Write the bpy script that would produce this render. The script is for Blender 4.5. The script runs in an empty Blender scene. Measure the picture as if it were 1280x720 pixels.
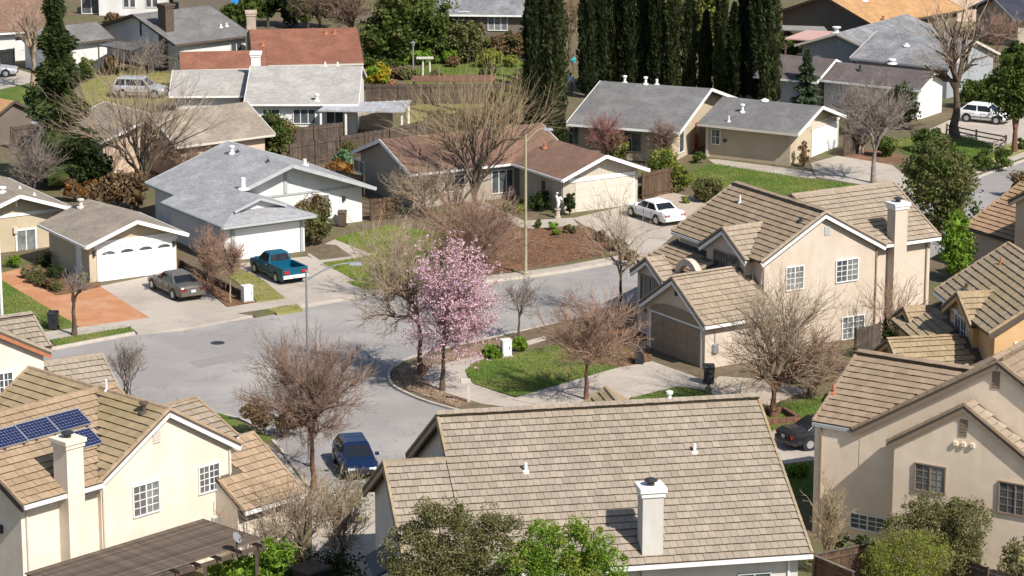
import bpy, bmesh, math, random
import numpy as np
from math import sin, cos, radians, pi, sqrt, atan2, degrees
from mathutils import Vector, Matrix
random.seed(7); RNG = np.random.default_rng(7)
S = bpy.context.scene; COL = S.collection

# ---------------------------------------------------------------- camera, sky, sun, exposure
FPX, PITCH, CAMH = 3600.0, radians(13.85), 42.7
cam_d = bpy.data.cameras.new('camera'); cam = bpy.data.objects.new('camera', cam_d); COL.objects.link(cam)
cam.location = (0, 0, CAMH); cam.rotation_euler = (pi/2 - PITCH, 0, 0)
cam_d.sensor_width = 36; cam_d.lens = 36*FPX/1280; cam_d.clip_start = 1; cam_d.clip_end = 6000
S.camera = cam
SUN_AZ, SUN_EL = radians(-49), radians(44)
w = bpy.data.worlds.new('World'); S.world = w; w.use_nodes = True
nt = w.node_tree; sky = nt.nodes.new('ShaderNodeTexSky'); sky.sky_type = 'NISHITA'; sky.sun_disc = False
sky.sun_elevation = SUN_EL; sky.sun_rotation = pi/2 - SUN_AZ
nt.links.new(sky.outputs[0], nt.nodes['Background'].inputs[0]); nt.nodes['Background'].inputs[1].default_value = 0.095
sd = bpy.data.lights.new('sun', 'SUN'); sd.energy = 5.0; sd.angle = radians(0.5); sd.color = (1, .945, .87)
so = bpy.data.objects.new('sun', sd); COL.objects.link(so)
so.rotation_euler = Vector((cos(SUN_EL)*cos(SUN_AZ), cos(SUN_EL)*sin(SUN_AZ), sin(SUN_EL))).to_track_quat('Z', 'Y').to_euler()
S.view_settings.view_transform = 'Standard'; S.view_settings.look = 'None'; S.view_settings.exposure = 0.40; S.view_settings.gamma = 1

# ---------------------------------------------------------------- survey: photo point -> world point at a known height
def G(px, py, z=0.0):
    x, y = px-640, py-360
    d = (x, FPX*cos(PITCH)-y*sin(PITCH), -FPX*sin(PITCH)-y*cos(PITCH))
    t = (z-CAMH)/d[2]
    return Vector((d[0]*t, d[1]*t, z))
def RAY(px, py):
    x, y = px-640, py-360
    return Vector((x, FPX*cos(PITCH)-y*sin(PITCH), -FPX*sin(PITCH)-y*cos(PITCH)))
def PXM(P):            # photo pixels per metre at a world point
    return FPX/(P[1]*cos(PITCH)-(P[2]-CAMH)*sin(PITCH))
def HT(P, ytop):       # height above ground point P that shows at photo row ytop
    x, y = 0, ytop-360
    dy, dz = FPX*cos(PITCH)-y*sin(PITCH), -FPX*sin(PITCH)-y*cos(PITCH)
    return CAMH + dz*P[1]/dy

# ---------------------------------------------------------------- materials
def mat(name, col, col2=None, scale=4.0, rough=.85, bump=0., bscale=None, metal=0., spec=.25, island=0., objrand=0., detail=4, col3=None, scale3=.6, contrast=(.35, .65), courses=None, cracks=None, trans=0., world=False, streak=None):
    m = bpy.data.materials.new(name); m.use_nodes = True
    t = m.node_tree; N = t.nodes; L = t.links; b = N['Principled BSDF']
    b.inputs['Roughness'].default_value = rough; b.inputs['Metallic'].default_value = metal; b.inputs['Specular IOR Level'].default_value = spec
    tc = N.new('ShaderNodeTexCoord'); gp = N.new('ShaderNodeNewGeometry'); COORD = gp.outputs['Position'] if world else tc.outputs['Object']
    def noise(sc, lo, hi, det=detail):
        n = N.new('ShaderNodeTexNoise'); n.inputs['Scale'].default_value = sc; n.inputs['Detail'].default_value = det; n.inputs['Roughness'].default_value = .65
        L.new(COORD, n.inputs['Vector'])
        r = N.new('ShaderNodeMapRange'); r.inputs[1].default_value = lo; r.inputs[2].default_value = hi; L.new(n.outputs['Fac'], r.inputs[0])
        return r.outputs[0], n.outputs['Fac']
    def mix(a, bb, f, mode='MIX'):
        x = N.new('ShaderNodeMix'); x.data_type = 'RGBA'; x.blend_type = mode
        for s_, v in ((0, f), (6, a), (7, bb)):
            if hasattr(v, 'links'): L.new(v, x.inputs[s_])
            else: x.inputs[s_].default_value = v if s_ == 0 else (*v, 1)
        return x.outputs[2]
    c = tuple(col)
    hfac = None
    if col2:
        f, hfac = noise(scale, *contrast); c = mix(c, col2, f)
    if col3:
        f, _ = noise(scale3, .45, .7, 3); c = mix(c, col3, f)
    if streak:      # rain streaks and dust: noise stretched down the wall
        mp = N.new('ShaderNodeMapping'); mp.inputs['Scale'].default_value = (1.6, 1.6, .16); L.new(COORD, mp.inputs[0])
        n = N.new('ShaderNodeTexNoise'); n.inputs['Scale'].default_value = 1.5; n.inputs['Detail'].default_value = 7; n.inputs['Roughness'].default_value = .7; L.new(mp.outputs[0], n.inputs['Vector'])
        r = N.new('ShaderNodeMapRange'); r.inputs[1].default_value = .52; r.inputs[2].default_value = .78; r.inputs[4].default_value = .55; L.new(n.outputs['Fac'], r.inputs[0])
        c = mix(c, tuple(a*b_ for a, b_ in zip(col, streak)), r.outputs[0])
    if island or objrand:
        gi = N.new('ShaderNodeNewGeometry'); oi = N.new('ShaderNodeObjectInfo')
        ad = N.new('ShaderNodeMath'); ad.operation = 'ADD'; L.new(gi.outputs['Random Per Island'], ad.inputs[0]); L.new(oi.outputs['Random'], ad.inputs[1])
        fr = N.new('ShaderNodeMath'); fr.operation = 'FRACT'; L.new(ad.outputs[0], fr.inputs[0])
        k = island or objrand
        mr = N.new('ShaderNodeMapRange'); mr.inputs[3].default_value = 1-k; mr.inputs[4].default_value = 1+k; L.new(fr.outputs[0], mr.inputs[0])
        hv = N.new('ShaderNodeHueSaturation'); L.new(mr.outputs[0], hv.inputs['Value'])
        if hasattr(c, 'links'): L.new(c, hv.inputs['Color'])
        else: hv.inputs['Color'].default_value = (*c, 1)
        c = hv.outputs[0]
    hb = None
    if courses:        # shingle courses, in metres of the roof's own uv
        uv = N.new('ShaderNodeUVMap'); uv.uv_map = 'UVMap'
        bt = N.new('ShaderNodeTexBrick'); L.new(uv.outputs[0], bt.inputs['Vector'])
        bt.inputs['Scale'].default_value = 1; bt.inputs['Brick Width'].default_value = courses[0]; bt.inputs['Row Height'].default_value = courses[1]
        bt.inputs['Mortar Size'].default_value = courses[2]; bt.inputs['Mortar Smooth'].default_value = .4; bt.offset = .5
        bt.inputs['Color1'].default_value = (1, 1, 1, 1); bt.inputs['Color2'].default_value = (.72, .72, .72, 1); bt.inputs['Mortar'].default_value = (.45, .45, .45, 1)
        c = mix(c, bt.outputs['Color'], .75, 'MULTIPLY')
        inv = N.new('ShaderNodeMath'); inv.operation = 'SUBTRACT'; inv.inputs[0].default_value = 1; L.new(bt.outputs['Fac'], inv.inputs[1]); hb = inv.outputs[0]
    if cracks:
        v = N.new('ShaderNodeTexVoronoi'); v.feature = 'DISTANCE_TO_EDGE'; v.inputs['Scale'].default_value = cracks[0]
        nn = N.new('ShaderNodeTexNoise'); nn.inputs['Scale'].default_value = 1.3; nn.inputs['Detail'].default_value = 5; L.new(tc.outputs['Object'], nn.inputs['Vector'])
        mx = N.new('ShaderNodeVectorMath'); mx.operation = 'MULTIPLY_ADD'; L.new(nn.outputs['Color'], mx.inputs[0]); mx.inputs[1].default_value = (2.2,)*3; L.new(tc.outputs['Object'], mx.inputs[2])
        L.new(mx.outputs[0], v.inputs['Vector'])
        r = N.new('ShaderNodeMapRange'); r.inputs[1].default_value = 0; r.inputs[2].default_value = cracks[1]; L.new(v.outputs['Distance'], r.inputs[0])
        c = mix(tuple(x*cracks[2] for x in col), c, r.outputs[0])
    if hasattr(c, 'links'): L.new(c, b.inputs['Base Color'])
    else: b.inputs['Base Color'].default_value = (*c, 1)
    if bump or hb:
        bp = N.new('ShaderNodeBump'); bp.inputs['Strength'].default_value = 1; bp.inputs['Distance'].default_value = bump or .02
        if hb is None:
            _, hb = noise(bscale or scale, 0, 1, 6)
        L.new(hb, bp.inputs['Height']); L.new(bp.outputs[0], b.inputs['Normal'])
    if trans:
        tb = N.new('ShaderNodeBsdfTranslucent'); ms = N.new('ShaderNodeMixShader'); ms.inputs[0].default_value = trans
        if hasattr(c, 'links'): L.new(c, tb.inputs['Color'])
        else: tb.inputs['Color'].default_value = (*c, 1)
        L.new(b.outputs[0], ms.inputs[1]); L.new(tb.outputs[0], ms.inputs[2]); L.new(ms.outputs[0], N['Material Output'].inputs['Surface'])
    return m
M = {}
def stucco(k, c): M[k] = mat(k, c, tuple(x*.90 for x in c), 1.5, .92, .006, 30, col3=tuple(x*q for x, q in zip(c, (.84, .82, .79))), scale3=.35, streak=(.78, .74, .68))
stucco('tan_stucco', (.50, .42, .30)); stucco('cream_stucco', (.74, .645, .535)); stucco('beige_stucco', (.57, .485, .395)); stucco('taupe_stucco', (.84, .69, .53))
stucco('orange_stucco', (.60, .385, .20)); stucco('grey_stucco', (.55, .53, .50)); stucco('white_stucco', (.68, .675, .66)); stucco('blue_grey_siding', (.32, .34, .36)); stucco('brown_siding', (.17, .14, .115))
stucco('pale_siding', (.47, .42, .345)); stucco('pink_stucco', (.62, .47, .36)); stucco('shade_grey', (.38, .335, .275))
def shingle(k, c, v=.72): M[k] = mat(k, c, tuple(x*v for x in c), 7, .95, .012, col3=tuple(x*1.18 for x in c), scale3=.5, courses=(.30, .15, .012), detail=6)
shingle('grey_shingle', (.20, .195, .19)); shingle('pale_shingle', (.37, .37, .38), .8); shingle('tan_shingle', (.335, .285, .225)); shingle('brown_shingle', (.25, .150, .108)); shingle('red_shingle', (.29, .125, .08))
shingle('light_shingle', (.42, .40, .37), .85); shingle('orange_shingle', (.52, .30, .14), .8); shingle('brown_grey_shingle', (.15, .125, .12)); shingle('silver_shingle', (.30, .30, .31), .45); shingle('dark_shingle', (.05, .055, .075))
def tilem(k, c, moss): M[k] = mat(k, c, tuple(x*.86 for x in c), 1.1, .92, .004, 25, objrand=.11, island=.11, col3=moss, scale3=.3, world=True)
tilem('greige_tile', (.325, .27, .212), (.27, .225, .17)); tilem('gold_tile', (.35, .255, .17), (.30, .215, .135)); tilem('brown_tile', (.30, .222, .155), (.255, .19, .12)); tilem('mid_tile', (.335, .27, .205), (.29, .228, .16)); tilem('moss_tile', (.33, .25, .15), (.26, .20, .105)); tilem('rust_tile', (.36, .23, .14), (.31, .21, .11)); tilem('ochre_tile', (.34, .255, .155), (.28, .21, .115)); tilem('ochre_tan_tile', (.32, .25, .165), (.31, .235, .13))
M['tile_nose'] = mat('tile_nose', (.075, .058, .04), (.10, .085, .045), 3, .95, world=True)  # dark nose colour paints in the gap shadow under each course, plus edge dirt
M['underlay'] = mat('underlay', (.10, .08, .06))
M['white_paint'] = mat('white_paint', (.78, .77, .74), (.70, .69, .66), 2, .55, col3=(.66, .65, .62), scale3=.8)
M['door_white'] = mat('door_white', (.82, .81, .79), (.78, .77, .75), 1, .5)
M['cream_paint'] = mat('cream_paint', (.57, .52, .44), (.52, .475, .4), 2, .6)
M['grey_paint'] = mat('grey_paint', (.40, .42, .42), (.34, .36, .36), 2, .6)
M['brown_paint'] = mat('brown_paint', (.11, .08, .06), (.08, .06, .05), 2, .7)
M['taupe_paint'] = mat('taupe_paint', (.27, .205, .15), (.24, .18, .13), 2, .6)
M['glass'] = mat('glass', (.045, .055, .065), (.10, .11, .115), .8, .06, spec=.6)
M['curtain_glass'] = mat('curtain_glass', (.24, .25, .24), (.12, .13, .13), 1.6, .1, spec=.6)
M['screen_glass'] = mat('screen_glass', (.10, .10, .10), (.14, .14, .14), 1.2, .5)
M['asphalt'] = mat('asphalt', (.292, .275, .26), (.232, .218, .206), 9, .95, .008, 40, col3=(.345, .325, .306), scale3=.16, cracks=(.18, .010, .66), detail=9)
M['asphalt_patch'] = mat('asphalt_patch', (.275, .257, .24), (.225, .21, .197), 9, .95, .008, 40)
M['concrete'] = mat('concrete', (.44, .385, .325), (.39, .345, .29), 3, .92, .004, 30, col3=(.33, .29, .245), scale3=.25, cracks=(.14, .008, .6), detail=7)
M['kerb_concrete'] = mat('kerb_concrete', (.47, .42, .36), (.38, .34, .29), 2, .92, .004, 30)
M['brick_paving'] = mat('brick_paving', (.45, .21, .10), (.38, .175, .085), 2.2, .9, .004, 20, col3=(.48, .27, .16), scale3=.5)
M['lawn'] = mat('lawn', (.100, .152, .024), (.055, .098, .014), 6, .95, .03, 30, col3=(.215, .195, .06), scale3=.22, detail=8)
M['lime_lawn'] = mat('lime_lawn', (.165, .215, .022), (.10, .15, .016), 6, .95, .03, 30, col3=(.24, .24, .04), scale3=.3, detail=8)
M['dry_lawn'] = mat('dry_lawn', (.26, .245, .075), (.15, .175, .035), 2.5, .95, .03, 30, col3=(.33, .265, .13), scale3=.4, detail=8)
M['soil'] = mat('soil', (.17, .13, .085), (.11, .085, .052), 1.6, .97, .04, 12, col3=(.10, .115, .035), scale3=.16, detail=8)
M['strip_mulch'] = mat('strip_mulch', (.34, .235, .165), (.20, .13, .09), 5, .97, .04, 14, col3=(.40, .30, .22), scale3=.4, detail=8)
M['bark_mulch'] = mat('bark_mulch', (.20, .112, .065), (.11, .062, .038), 5, .97, .04, 14, col3=(.29, .165, .095), scale3=.4, detail=8)
M['gravel'] = mat('gravel', (.50, .42, .33), (.32, .26, .2), 6, .95, .03, 10, detail=8)
M['wood'] = mat('wood', (.125, .078, .048), (.08, .052, .036), 2.2, .9, objrand=.25, island=.25)
M['grey_wood'] = mat('grey_wood', (.19, .155, .125), (.11, .09, .075), 3, .92, objrand=.28, island=.28)
M['fence_tan'] = mat('fence_tan', (.30, .23, .165), (.22, .165, .12), 3, .9)
M['pergola_wood'] = mat('pergola_wood', (.135, .105, .082), (.085, .066, .052), 3, .92, objrand=.28, island=.28)
M['old_wood'] = mat('old_wood', (.115, .085, .066), (.065, .05, .04), 2.5, .93, objrand=.25, island=.25)
M['bark'] = mat('bark', (.115, .085, .06), (.07, .052, .038), 5, .95, .01, 12)
M['red_bark'] = mat('red_bark', (.19, .095, .062), (.11, .062, .045), 5, .95, .01, 12)
M['twig'] = mat('twig', (.35, .27, .19), (.24, .18, .125), 2, .9)
M['gold_twig'] = mat('gold_twig', (.33, .25, .15), (.22, .165, .10), 2, .9)
M['red_twig'] = mat('red_twig', (.33, .215, .155), (.22, .14, .10), 2, .9)
M['brown_twig'] = mat('brown_twig', (.26, .17, .125), (.165, .11, .08), 2, .9)
M['grey_twig'] = mat('grey_twig', (.26, .215, .185), (.17, .14, .125), 2, .9)
M['scarlet_twig'] = mat('scarlet_twig', (.27, .125, .11), (.19, .09, .075), 2, .9)
M['blossom'] = mat('blossom', (.70, .47, .555), None, island=.25, trans=.3, rough=.8)
M['blossom_dark'] = mat('blossom_dark', (.55, .27, .37), None, island=.3, trans=.3, rough=.8)
def leafm(k, c, v=.42): M[k] = mat(k, c, None, island=v, rough=.65, spec=.2, trans=.3)
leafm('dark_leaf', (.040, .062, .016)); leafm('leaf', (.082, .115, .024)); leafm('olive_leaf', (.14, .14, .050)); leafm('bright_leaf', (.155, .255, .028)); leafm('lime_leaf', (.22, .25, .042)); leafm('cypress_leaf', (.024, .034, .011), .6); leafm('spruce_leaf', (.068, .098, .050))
leafm('cypress_leaf_olive', (.048, .060, .020), .6); leafm('conifer_leaf', (.055, .075, .022)); leafm('yellow_leaf', (.36, .29, .02)); leafm('rust_leaf', (.25, .12, .03)); leafm('sage_leaf', (.20, .185, .085)); leafm('dry_leaf', (.19, .125, .065)); leafm('cactus_leaf', (.15, .25, .13))
M['core'] = mat('core', (.026, .034, .012), (.016, .02, .008), 3, .95)
M['metal_grey'] = mat('metal_grey', (.42, .43, .44), (.36, .37, .38), 2, .45, metal=.6)
M['pole_paint'] = mat('pole_paint', (.37, .33, .21), (.31, .28, .18), 2, .7)
M['dark_metal'] = mat('dark_metal', (.06, .06, .065), (.045, .045, .05), 4, .5, metal=.4)
M['black_plastic'] = mat('black_plastic', (.02, .021, .024), (.028, .028, .03), 4, .5)
M['green_plastic'] = mat('green_plastic', (.02, .07, .055), (.018, .055, .045), 4, .5)
M['grass_blade'] = mat('grass_blade', (.115, .175, .026), None, island=.4, rough=.8)
M['dry_blade'] = mat('dry_blade', (.24, .215, .09), None, island=.4, rough=.8)
M['bark_chip'] = mat('bark_chip', (.22, .12, .07), None, island=.5, rough=.9)
M['litter'] = mat('litter', (.27, .19, .12), None, island=.5, rough=.9)
M['white_plastic'] = mat('white_plastic', (.66, .68, .64), (.58, .6, .57), 1, .5)
M['sheet_metal'] = mat('sheet_metal', (.55, .58, .60), (.45, .46, .47), 1.2, .45, metal=.3, col3=(.42, .36, .31), scale3=.9)
M['pink_metal'] = mat('pink_metal', (.52, .33, .28), (.46, .29, .25), 1, .7)
M['tarp'] = mat('tarp', (.02, .22, .55), (.02, .17, .45), 2, .5)
M['terracotta'] = mat('terracotta', (.42, .17, .09), (.34, .13, .07), 3, .85)
M['rust_brown'] = mat('rust_brown', (.19, .088, .055), (.14, .07, .045), 2, .85)
M['stone'] = mat('stone', (.45, .38, .30), (.3, .25, .2), 3, .9, .02, 8, objrand=.2)
M['rubber'] = mat('rubber', (.018, .018, .018), (.025, .025, .025), 8, .85)
M['rim'] = mat('rim', (.55, .55, .55), None, metal=.7, rough=.35)
M['tail_red'] = mat('tail_red', (.40, .015, .012), None, rough=.2, spec=.6)
M['lamp_clear'] = mat('lamp_clear', (.65, .65, .62), None, rough=.15, spec=.6)
M['plate'] = mat('plate', (.7, .7, .66), (.25, .28, .4), 22, .5)
M['car_glass'] = mat('car_glass', (.012, .014, .017), None, rough=.04, spec=.8)
def paint(k, c, r=.28, mtl=.0): M[k] = mat(k, c, tuple(x*.94 for x in c), .8, r, spec=.6, metal=mtl)
paint('champagne', (.165, .145, .125), .3, .4); paint('teal', (.004, .098, .165), .28, .2); paint('car_white', (.78, .78, .77)); paint('navy', (.008, .022, .075), .25, .3); paint('car_black', (.018, .018, .02), .2); paint('car_silver', (.55, .56, .58), .3, .4); paint('blue_grey_car', (.10, .14, .20), .3, .3)
M['solar_cell'] = mat('solar_cell', (.007, .014, .058), (.010, .020, .075), 6, .12, spec=.6)
M['skin'] = mat('skin', (.42, .24, .16)); M['blue_cloth'] = mat('blue_cloth', (.45, .62, .82), (.4, .56, .76), 8); M['teal_cloth'] = mat('teal_cloth', (.04, .33, .36), (.03, .26, .29), 8); M['brown_cloth'] = mat('brown_cloth', (.16, .10, .06)); M['hair'] = mat('hair', (.03, .022, .018))

# ---------------------------------------------------------------- mesh helpers
class MB:
    def __init__(s): s.v = []; s.f = []; s.uv = {}
    def add(s, pts, faces):
        n = len(s.v); s.v += [tuple(p) for p in pts]; s.f += [tuple(i+n for i in f) for f in faces]; return s
    def hexa(s, p):     # p: 4 bottom then 4 top
        return s.add(p, [(3, 2, 1, 0), (4, 5, 6, 7), (0, 1, 5, 4), (1, 2, 6, 5), (2, 3, 7, 6), (3, 0, 4, 7)])
    def box(s, c, hx, hy, hz, ax=None):   # centre, half sizes, axes
        X, Y, Z = ax or (Vector((1, 0, 0)), Vector((0, 1, 0)), Vector((0, 0, 1)))
        c = Vector(c); q = [c+X*(a*hx)+Y*(b*hy)+Z*(d*hz) for d in (-1, 1) for a, b in ((-1, -1), (1, -1), (1, 1), (-1, 1))]
        return s.hexa(q)
    def beam(s, a, b, wd, ht, up=Vector((0, 0, 1))):
        a, b = Vector(a), Vector(b); d = (b-a); L = d.length; d.normalize(); sd_ = d.cross(up).normalized(); u = sd_.cross(d).normalized()
        return s.box((a+b)/2, L/2, wd/2, ht/2, (d, sd_, u))
    def prism(s, poly, z0, z1):
        n = len(poly); pts = [(p[0], p[1], z0) for p in poly]+[(p[0], p[1], z1) for p in poly]
        return s.add(pts, [tuple(range(n-1, -1, -1)), tuple(range(n, 2*n))]+[(i, (i+1) % n, n+(i+1) % n, n+i) for i in range(n)])
    def tube(s, path, rad, n=6, cap=True):
        path = [Vector(p) for p in path]; rings = []; base = len(s.v)
        ref = Vector((0, 0, 1))
        for i, p in enumerate(path):
            d = (path[min(i+1, len(path)-1)]-path[max(i-1, 0)]).normalized()
            a = d.cross(ref if abs(d.z) < .95 else Vector((1, 0, 0))).normalized(); b = d.cross(a)
            r = rad[i] if hasattr(rad, '__len__') else rad
            s.v += [tuple(p+(a*cos(2*pi*k/n)+b*sin(2*pi*k/n))*r) for k in range(n)]
        for i in range(len(path)-1):
            for k in range(n):
                s.f.append((base+i*n+k, base+i*n+(k+1) % n, base+(i+1)*n+(k+1) % n, base+(i+1)*n+k))
        if cap:
            s.f.append(tuple(base+k for k in range(n))); s.f.append(tuple(base+(len(path)-1)*n+k for k in range(n-1, -1, -1)))
        return s
    def lathe(s, c, prof, n=16, axis=(0, 0, 1)):   # prof: (r, h)
        ax = Vector(axis).normalized(); a = ax.orthogonal().normalized(); b = ax.cross(a); c = Vector(c); base = len(s.v)
        for r, h in prof: s.v += [tuple(c+ax*h+(a*cos(2*pi*k/n)+b*sin(2*pi*k/n))*r) for k in range(n)]
        for i in range(len(prof)-1):
            for k in range(n): s.f.append((base+i*n+k, base+i*n+(k+1) % n, base+(i+1)*n+(k+1) % n, base+(i+1)*n+k))
        s.f.append(tuple(base+k for k in range(n-1, -1, -1))); s.f.append(tuple(base+(len(prof)-1)*n+k for k in range(n)))
        return s
    def build(s, name, m, parent=None, org=None, smooth=False, fix=True):
        if org is None: org = ORG.get(parent.name, Vector((0, 0, 0))) if parent else Vector((0, 0, 0))
        me = bpy.data.meshes.new(name); ox, oy, oz = org
        me.from_pydata([(x-ox, y-oy, z-oz) for x, y, z in s.v], [], s.f)
        if fix:
            bm = bmesh.new(); bm.from_mesh(me); bmesh.ops.recalc_face_normals(bm, faces=bm.faces); bm.to_mesh(me); bm.free()
        me.materials.append(M[m])
        if smooth: me.polygons.foreach_set('use_smooth', [True]*len(me.polygons))
        o = bpy.data.objects.new(name, me); COL.objects.link(o)
        if parent: o.parent = parent; ORG[o.name] = org
        else: o.location = org
        return o
ORG = {}
def tag(o, label, cat=None, group=None, kind=None):
    if label: o['label'] = label
    if cat: o['category'] = cat
    if group: o['group'] = group
    if kind: o['kind'] = kind
    return o
def thing(name, P, label, cat, group=None, rz=0):
    o = bpy.data.objects.new(name, None); COL.objects.link(o); o.location = P; o.rotation_euler = (0, 0, rz); o.empty_display_size = .3
    ORG[o.name] = Vector(P); return tag(o, label, cat, group)
def copy_tree(o, parent=None):
    c = o.copy(); COL.objects.link(c)
    if parent: c.parent = parent
    for ch in list(o.children): copy_tree(ch, c)
    return c
def raw_mesh(name, co, faces, m, parent=None, org=(0, 0, 0), smooth=False):   # numpy arrays, all faces same size
    me = bpy.data.meshes.new(name); co = np.asarray(co, float)-np.array(org); faces = np.asarray(faces, np.int32)
    k = faces.shape[1]; me.vertices.add(len(co)); me.vertices.foreach_set('co', co.ravel().astype(np.float32))
    me.loops.add(faces.size); me.loops.foreach_set('vertex_index', faces.ravel()); me.polygons.add(len(faces))
    me.polygons.foreach_set('loop_start', np.arange(len(faces), dtype=np.int32)*k)
    me.polygons.foreach_set('use_smooth', np.full(len(faces), bool(smooth)))
    me.update(calc_edges=True)
    for mm in (m if isinstance(m, (list, tuple)) else [m]): me.materials.append(M[mm])
    o = bpy.data.objects.new(name, me); COL.objects.link(o)
    if parent: o.parent = parent
    else: o.location = org
    return o

# ---------------------------------------------------------------- houses
class Block:
    """gable block: F ridge point of the front gable, u outward, v to its left-hand turn, s metres back from the front, t across"""
    def __init__(b, F, yaw, W, L, ze, rise, of=.6, ob=.5, os=.5, base=0.):
        b.F = Vector((F[0], F[1], 0)); a = radians(yaw); b.u = Vector((cos(a), sin(a), 0)); b.v = Vector((-sin(a), cos(a), 0))
        b.W, b.L, b.ze, b.rise, b.of, b.ob, b.os, b.base = W, L, ze, rise, of, ob, os, base; b.k = rise/(W/2); b.sides = (-1, 1); b.tmin = 0.; b.rp = None; b.cut = {}
    def P(b, s, t, z): return b.F-b.u*s+b.v*t+Vector((0, 0, z))
    def zr(b, t): return b.ze+b.rise*(1-abs(t)/(b.W/2))
    def roof_z(b, p):
        d = Vector((p[0], p[1], 0))-b.F; s, t = -d.dot(b.u), d.dot(b.v)
        return b.zr(t) if -.01 <= s <= b.L+.01 and b.tmin <= abs(t) <= b.W/2 and (1 if t > 0 else -1) in b.sides else -99
    def face(b, f):   # origin, along, normal of a wall face
        hw = b.W/2-b.os
        return {'front': (b.P(b.of, 0, 0), b.v, b.u), 'back': (b.P(b.L-b.ob, 0, 0), -b.v, -b.u), 'left': (b.P(0, -hw, 0), -b.u, -b.v), 'right': (b.P(0, hw, 0), -b.u, b.v)}[f]
    def wp(b, f, px, py):   # photo point on a wall face -> (along, z)
        o, a, n = b.face(f); d = RAY(px, py); c = Vector((0, 0, CAMH)); t = (o-c).dot(n)/d.dot(n); p = c+d*t
        return (p-o).dot(a), p.z
def walls(h, b, m, name='wall', gab=True):
    hw = b.W/2-b.os; s0, s1 = b.of, b.L-b.ob; th = .17; ez = b.zr(hw)-th
    sec = [(-hw, b.base-.3), (hw, b.base-.3), (hw, ez), (0, b.zr(0)-th), (-hw, ez)]
    mb = MB(); mb.add([b.P(s0, t, z) for t, z in sec]+[b.P(s1, t, z) for t, z in sec], [(0, 1, 2, 3, 4), (9, 8, 7, 6, 5)]+[(i, i+5, (i+1) % 5+5, (i+1) % 5) for i in range(5)])
    return mb.build(name, m, h)
def roof(h, b, m, th=.16, rake='white_paint', eave='white_paint', name='roof', rakes='fb', rh=.24, back=True):
    """two sloping slabs with uv in metres"""
    me = bpy.data.meshes.new(name); V = []; F = []; UV = []
    org = ORG[h.name]; sl = sqrt((b.W/2)**2+b.rise**2)
    for sg in b.sides:
        e0, e1, r0, r1 = b.P(0, sg*b.W/2, b.ze), b.P(b.cut.get(sg, b.L), sg*b.W/2, b.ze), b.P(0, sg*b.tmin, b.zr(b.tmin)), b.P(b.L, sg*b.tmin, b.zr(b.tmin))
        n = len(V); dz = Vector((0, 0, -th))
        V += [e0, e1, r1, r0, e0+dz, e1+dz, r1+dz, r0+dz]
        q = [(0, 1, 2, 3), (7, 6, 5, 4), (0, 4, 5, 1), (0, 3, 7, 4), (1, 5, 6, 2)]
        if sg > 0: q = [tuple(reversed(x)) for x in q]
        F += [tuple(i+n for i in x) for x in q]
        uvs = {0: (0, 0), 1: (b.L, 0), 2: (b.L, sl), 3: (0, sl), 4: (0, -.2), 5: (b.L, -.2), 6: (b.L, sl+.2), 7: (0, sl+.2)}
        UV += [[uvs[i] for i in x] for x in q]
    me.from_pydata([tuple(p-org) for p in V], [], F); ul = me.uv_layers.new(name='UVMap'); k = 0
    for fu in UV:
        for c in fu: ul.data[k].uv = c; k += 1
    me.materials.append(M[m]); o = bpy.data.objects.new(name, me); COL.objects.link(o); o.parent = h; ORG[o.name] = org
    if rake:
        for c in rakes:
            s = -.025 if c == 'f' else b.L+.025
            for sg in (-1, 1):
                mb = MB(); mb.beam(b.P(s, sg*(b.W/2+.01), b.ze-rh/2+.02), b.P(s, 0, b.ze+b.rise-rh/2+.02), .045, rh); mb.build('rake_board', rake, h)
    if eave:
        for sg in (-1, 1):
            mb = MB(); mb.beam(b.P(.03, sg*(b.W/2+.045), b.ze-.10), b.P(b.L-.03, sg*(b.W/2+.045), b.ze-.10), .08, .16); mb.build('gutter', eave, h)
    return o
TILE = {}
def tile_mesh(k, wd, ex):
    key = (k, wd, ex)
    if key not in TILE:
        hw, l = wd/2-.006, ex+.05
        pts = [(-hw, 0, .022), (hw, 0, .022), (hw, l, -.012), (-hw, l, -.012), (-hw, 0, .078), (hw, 0, .078), (hw, l, .016), (-hw, l, .016)]
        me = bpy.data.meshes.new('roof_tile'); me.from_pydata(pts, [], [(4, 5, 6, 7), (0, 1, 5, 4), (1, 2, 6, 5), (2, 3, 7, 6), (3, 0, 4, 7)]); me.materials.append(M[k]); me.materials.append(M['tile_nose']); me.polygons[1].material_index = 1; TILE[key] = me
    return TILE[key]
TPTS = [(-.5, 0, .022), (.5, 0, .022), (.5, 1, -.012), (-.5, 1, -.012), (-.5, 0, .078), (.5, 0, .078), (.5, 1, .016), (-.5, 1, .016)]
TFAC = np.array([(4, 5, 6, 7), (0, 1, 5, 4), (1, 2, 6, 5), (2, 3, 7, 6), (3, 0, 4, 7)])
def in_frame(p, m=12):
    d = p-Vector((0, 0, CAMH)); dep = d.y*cos(PITCH)-d.z*sin(PITCH); up = d.y*sin(PITCH)+d.z*cos(PITCH)
    x, y = 640+FPX*d.x/dep, 360-FPX*up/dep
    return -m < x < 1280+m and -m < y < 720+m
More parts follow.
